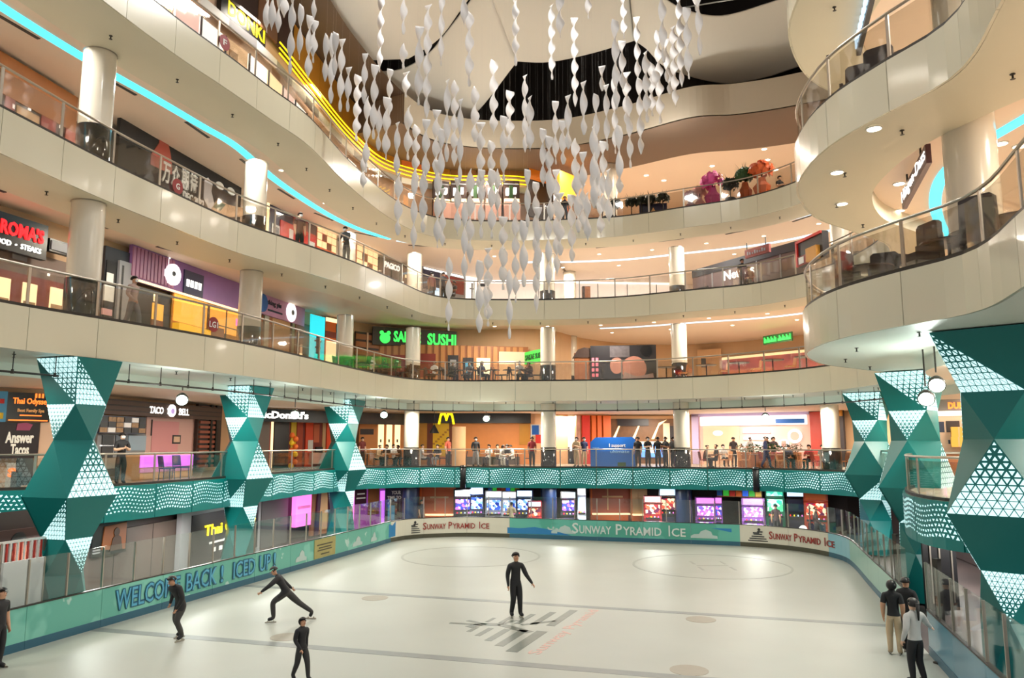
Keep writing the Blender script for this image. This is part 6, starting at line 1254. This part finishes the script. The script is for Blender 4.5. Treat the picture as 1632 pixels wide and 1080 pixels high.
crowd('2', Z2, [
    (193, 1.0, 'phone', K_, K_, .3, 'cap', True, 'person in black uniform and cap standing beside the violet taco counter'),
    (577, 3.0, 'stand', (110, 40, 36), K_, .6, 'short', False, 'person in dark red standing just right of the third teal column'),
    (600, 2.9, 'sitlean', Bg, K_, 1.2, 'short', False, 'diner in beige leaning forward under the first cream poster'),
    (616, 3.2, 'sit', K_, N_, -.4, 'long', False, 'diner in black seated under the middle cream poster'),
    (627, 2.8, 'sit', W_, K_, .8, 'short', True, 'diner in white seated under the last cream poster'),
    (638, 3.3, 'sitlean', Br, K_, -1.0, 'long', False, 'diner in brown next to the far left column'),
    (673, 2.0, 'sit', W_, K_, 1.5, 'short', False, 'person in a white shirt seated right of the far left column'),
    (697, 1.6, 'sit', K_, G_, -.5, 'short', False, 'person in black seated below the pendant lamp'),
    (714, 1.0, 'stand', (190, 84, 60), K_, .9, 'short', False, 'person in an orange red top standing at the rail by the tan drum'),
    (758, 1.2, 'walk', K_, G_, .2, 'short', True, 'person in black and white mask walking along the concourse rail'),
    (779, 2.6, 'sit', W_, K_, -.6, 'long', False, 'diner in white, first right of the walking person'),
    (793, 3.0, 'sit', Br, K_, .6, 'long', False, 'diner in brown, second right of the walking person'),
    (797, 1.0, 'sitlean', W_, N_, 1.2, 'long', False, 'person in white seated low at the concourse rail'),
    (808, 1.2, 'sit', K_, W_, -.6, 'short', True, 'person in black with pale trousers at the concourse rail'),
    (818, 2.8, 'sitlean', W_, K_, -1.1, 'short', False, 'diner in a white top leaning in before the yellow board'),
    (848, 1.0, 'stand', (130, 30, 36), K_, .1, 'short', False, 'person in a dark red shirt left of the middle far column'),
    (919, 1.6, 'phone', Bg, Bg, -.5, 'scarf', True, 'person in beige with a pale headscarf left of the blue booth'),
    (931, 2.0, 'stand', N_, Bg, .4, 'short', True, 'person in a navy top next to the blue booth'),
    (1017, 1.4, 'stand', K_, K_, -.3, 'short', False, 'person in black right beside the blue booth, first of the standing group'),
    (1033, 1.2, 'phone', K_, K_, .5, 'short', True, 'person in black, second of the standing group'),
    (1049, 1.3, 'stand', K_, K_, 2.8, 'short', False, 'person in black with back turned, third of the standing group'),
    (1061, 1.1, 'phone', (40, 40, 44), K_, -.8, 'short', True, 'person in charcoal, fourth of the standing group'),
    (1073, 1.5, 'stand', G_, K_, .7, 'short', True, 'person in a grey shirt next to the right far column'),
    (1122, 1.2, 'sitlean', Br, K_, 1.5, 'short', False, 'diner in brown on the first chair right of the far column'),
    (1142, 1.4, 'sit', K_, K_, -1.3, 'short', False, 'diner in black on the second chair right of the far column'),
    (1170, 4.3, 'stand', (60, 50, 52), K_, .3, 'short', False, 'person in dark clothes standing under the oval white emblem'),
    (1153, 4.1, 'sit', W_, K_, .4, 'short', True, 'diner in white seated under the oval white emblem'),
    (1197, 4.6, 'stand', W_, N_, .8, 'short', True, 'stall keeper in white at the left of the lit shelves'),
    (1224, 4.6, 'stand', K_, K_, -.8, 'short', True, 'stall keeper in black at the right of the lit shelves'),
    (1234, 4.4, 'phone', (70, 60, 70), K_, .2, 'long', False, 'person in dark mauve right of the lit shelves'),
    (1221, 1.2, 'walk', N_, N_, 1.4, 'short', False, 'person in navy walking past the black pipe'),
    (1255, 1.5, 'sitlean', (66, 72, 88), K_, .4, 'short', False, 'diner in slate blue under the round white emblems'),
    (1290, 2.0, 'sit', Rd, K_, -.5, 'long', False, 'diner in red in front of the red pillar'),
    (1312, 2.6, 'sit', G_, K_, .3, 'short', True, 'diner in grey in front of the dark shop'),
    (1322, 1.8, 'sitlean', K_, Bg, -.9, 'short', False, 'diner in black and beige at the last table by the column')])
crowd('1', Z1, [
    (204, 1.2, 'walk', (176, 150, 140), G_, .9, 'short', True, 'person in a pale pink top walking behind the glass by the cow print'),
    (592, 1.8, 'sit', W_, K_, .8, 'short', True, 'diner in white at the left end of the sushi terrace'),
    (615, 1.9, 'sitlean', K_, K_, -.7, 'long', False, 'diner in black on the sushi terrace left of the column'),
    (632, 2.0, 'sit', (120, 50, 46), K_, .5, 'short', True, 'diner in dark red on the sushi terrace left of the column'),
    (692, 1.8, 'sit', W_, K_, -.6, 'short', False, 'diner in white on the sushi terrace right of the column'),
    (718, 1.8, 'sitlean', K_, N_, .8, 'short', True, 'diner in black below the framed sushi menus'),
    (748, 1.9, 'sit', G_, K_, -.4, 'long', False, 'diner in grey below the lit sushi menu'),
    (768, 1.6, 'sit', N_, K_, .9, 'short', True, 'diner in navy at the right of the sushi terrace'),
    (828, 1.6, 'sit', W_, K_, .1, 'short', True, 'diner in white nearest the middle column on the sushi terrace'),
    (846, 1.8, 'sitlean', Br, K_, -.8, 'long', False, 'diner in brown by the slanted green sign')])
crowd('G', ZG, [
    (469, 1.0, 'stand', (60, 30, 32), K_, .4, 'short', True, 'person in dark clothes standing before the red script panel'),
    (546, .5, 'rail', (50, 56, 60), G_, -.5, 'short', True, 'person in dark grey leaning on the middle ring rail by a column'),
    (686, 1.6, 'stand', (150, 90, 90), K_, .5, 'short', True, 'person in dull pink, first of the three at the far corner'),
    (705, 1.2, 'stand', (70, 74, 84), K_, 2.6, 'short', False, 'person in slate grey, second of the three at the far corner'),
    (722, 1.3, 'sit', K_, K_, -.9, 'short', False, 'person in black seated low, third of the three at the far corner'),
    (1190, 1.4, 'stand', K_, K_, .4, 'short', False, 'person in black before the white script of the grey shop'),
    (1204, 1.5, 'sitlean', (110, 40, 44), K_, -.6, 'short', False, 'person in dark red beside the white script of the grey shop')])
crowd('F', ZF, [(903, 1.0, 'stand', K_, K_, .1, 'short', False, 'person in black standing under the orange lamp glow on the topmost ring'),
    (1258, 1.6, 'sit', K_, G_, .8, 'short', False, 'person in black by the blue bench on the topmost ring')])
for px, Y, ps, top, bot, rz, la in ((815, 43.3, 'phone', (226, 204, 172), K_, 2.9, 'man in a pale shirt playing at a white game machine'), (1300, 40.2, 'walk', (90, 74, 70), K_, 1.2, 'person in brown walking at the right end of the arcade'), (1236, 41.8, 'stand', (60, 40, 44), K_, 2.8, 'person in dark clothes facing the green lit game machine'), (672, 45.2, 'stand', (60, 60, 70), K_, 1.0, 'person in dark grey beside the orange booth at the arcade left')):
    p = at(px, 810, Y); person((p.x, p.y), -.06, rz, ps, top, bot, la)
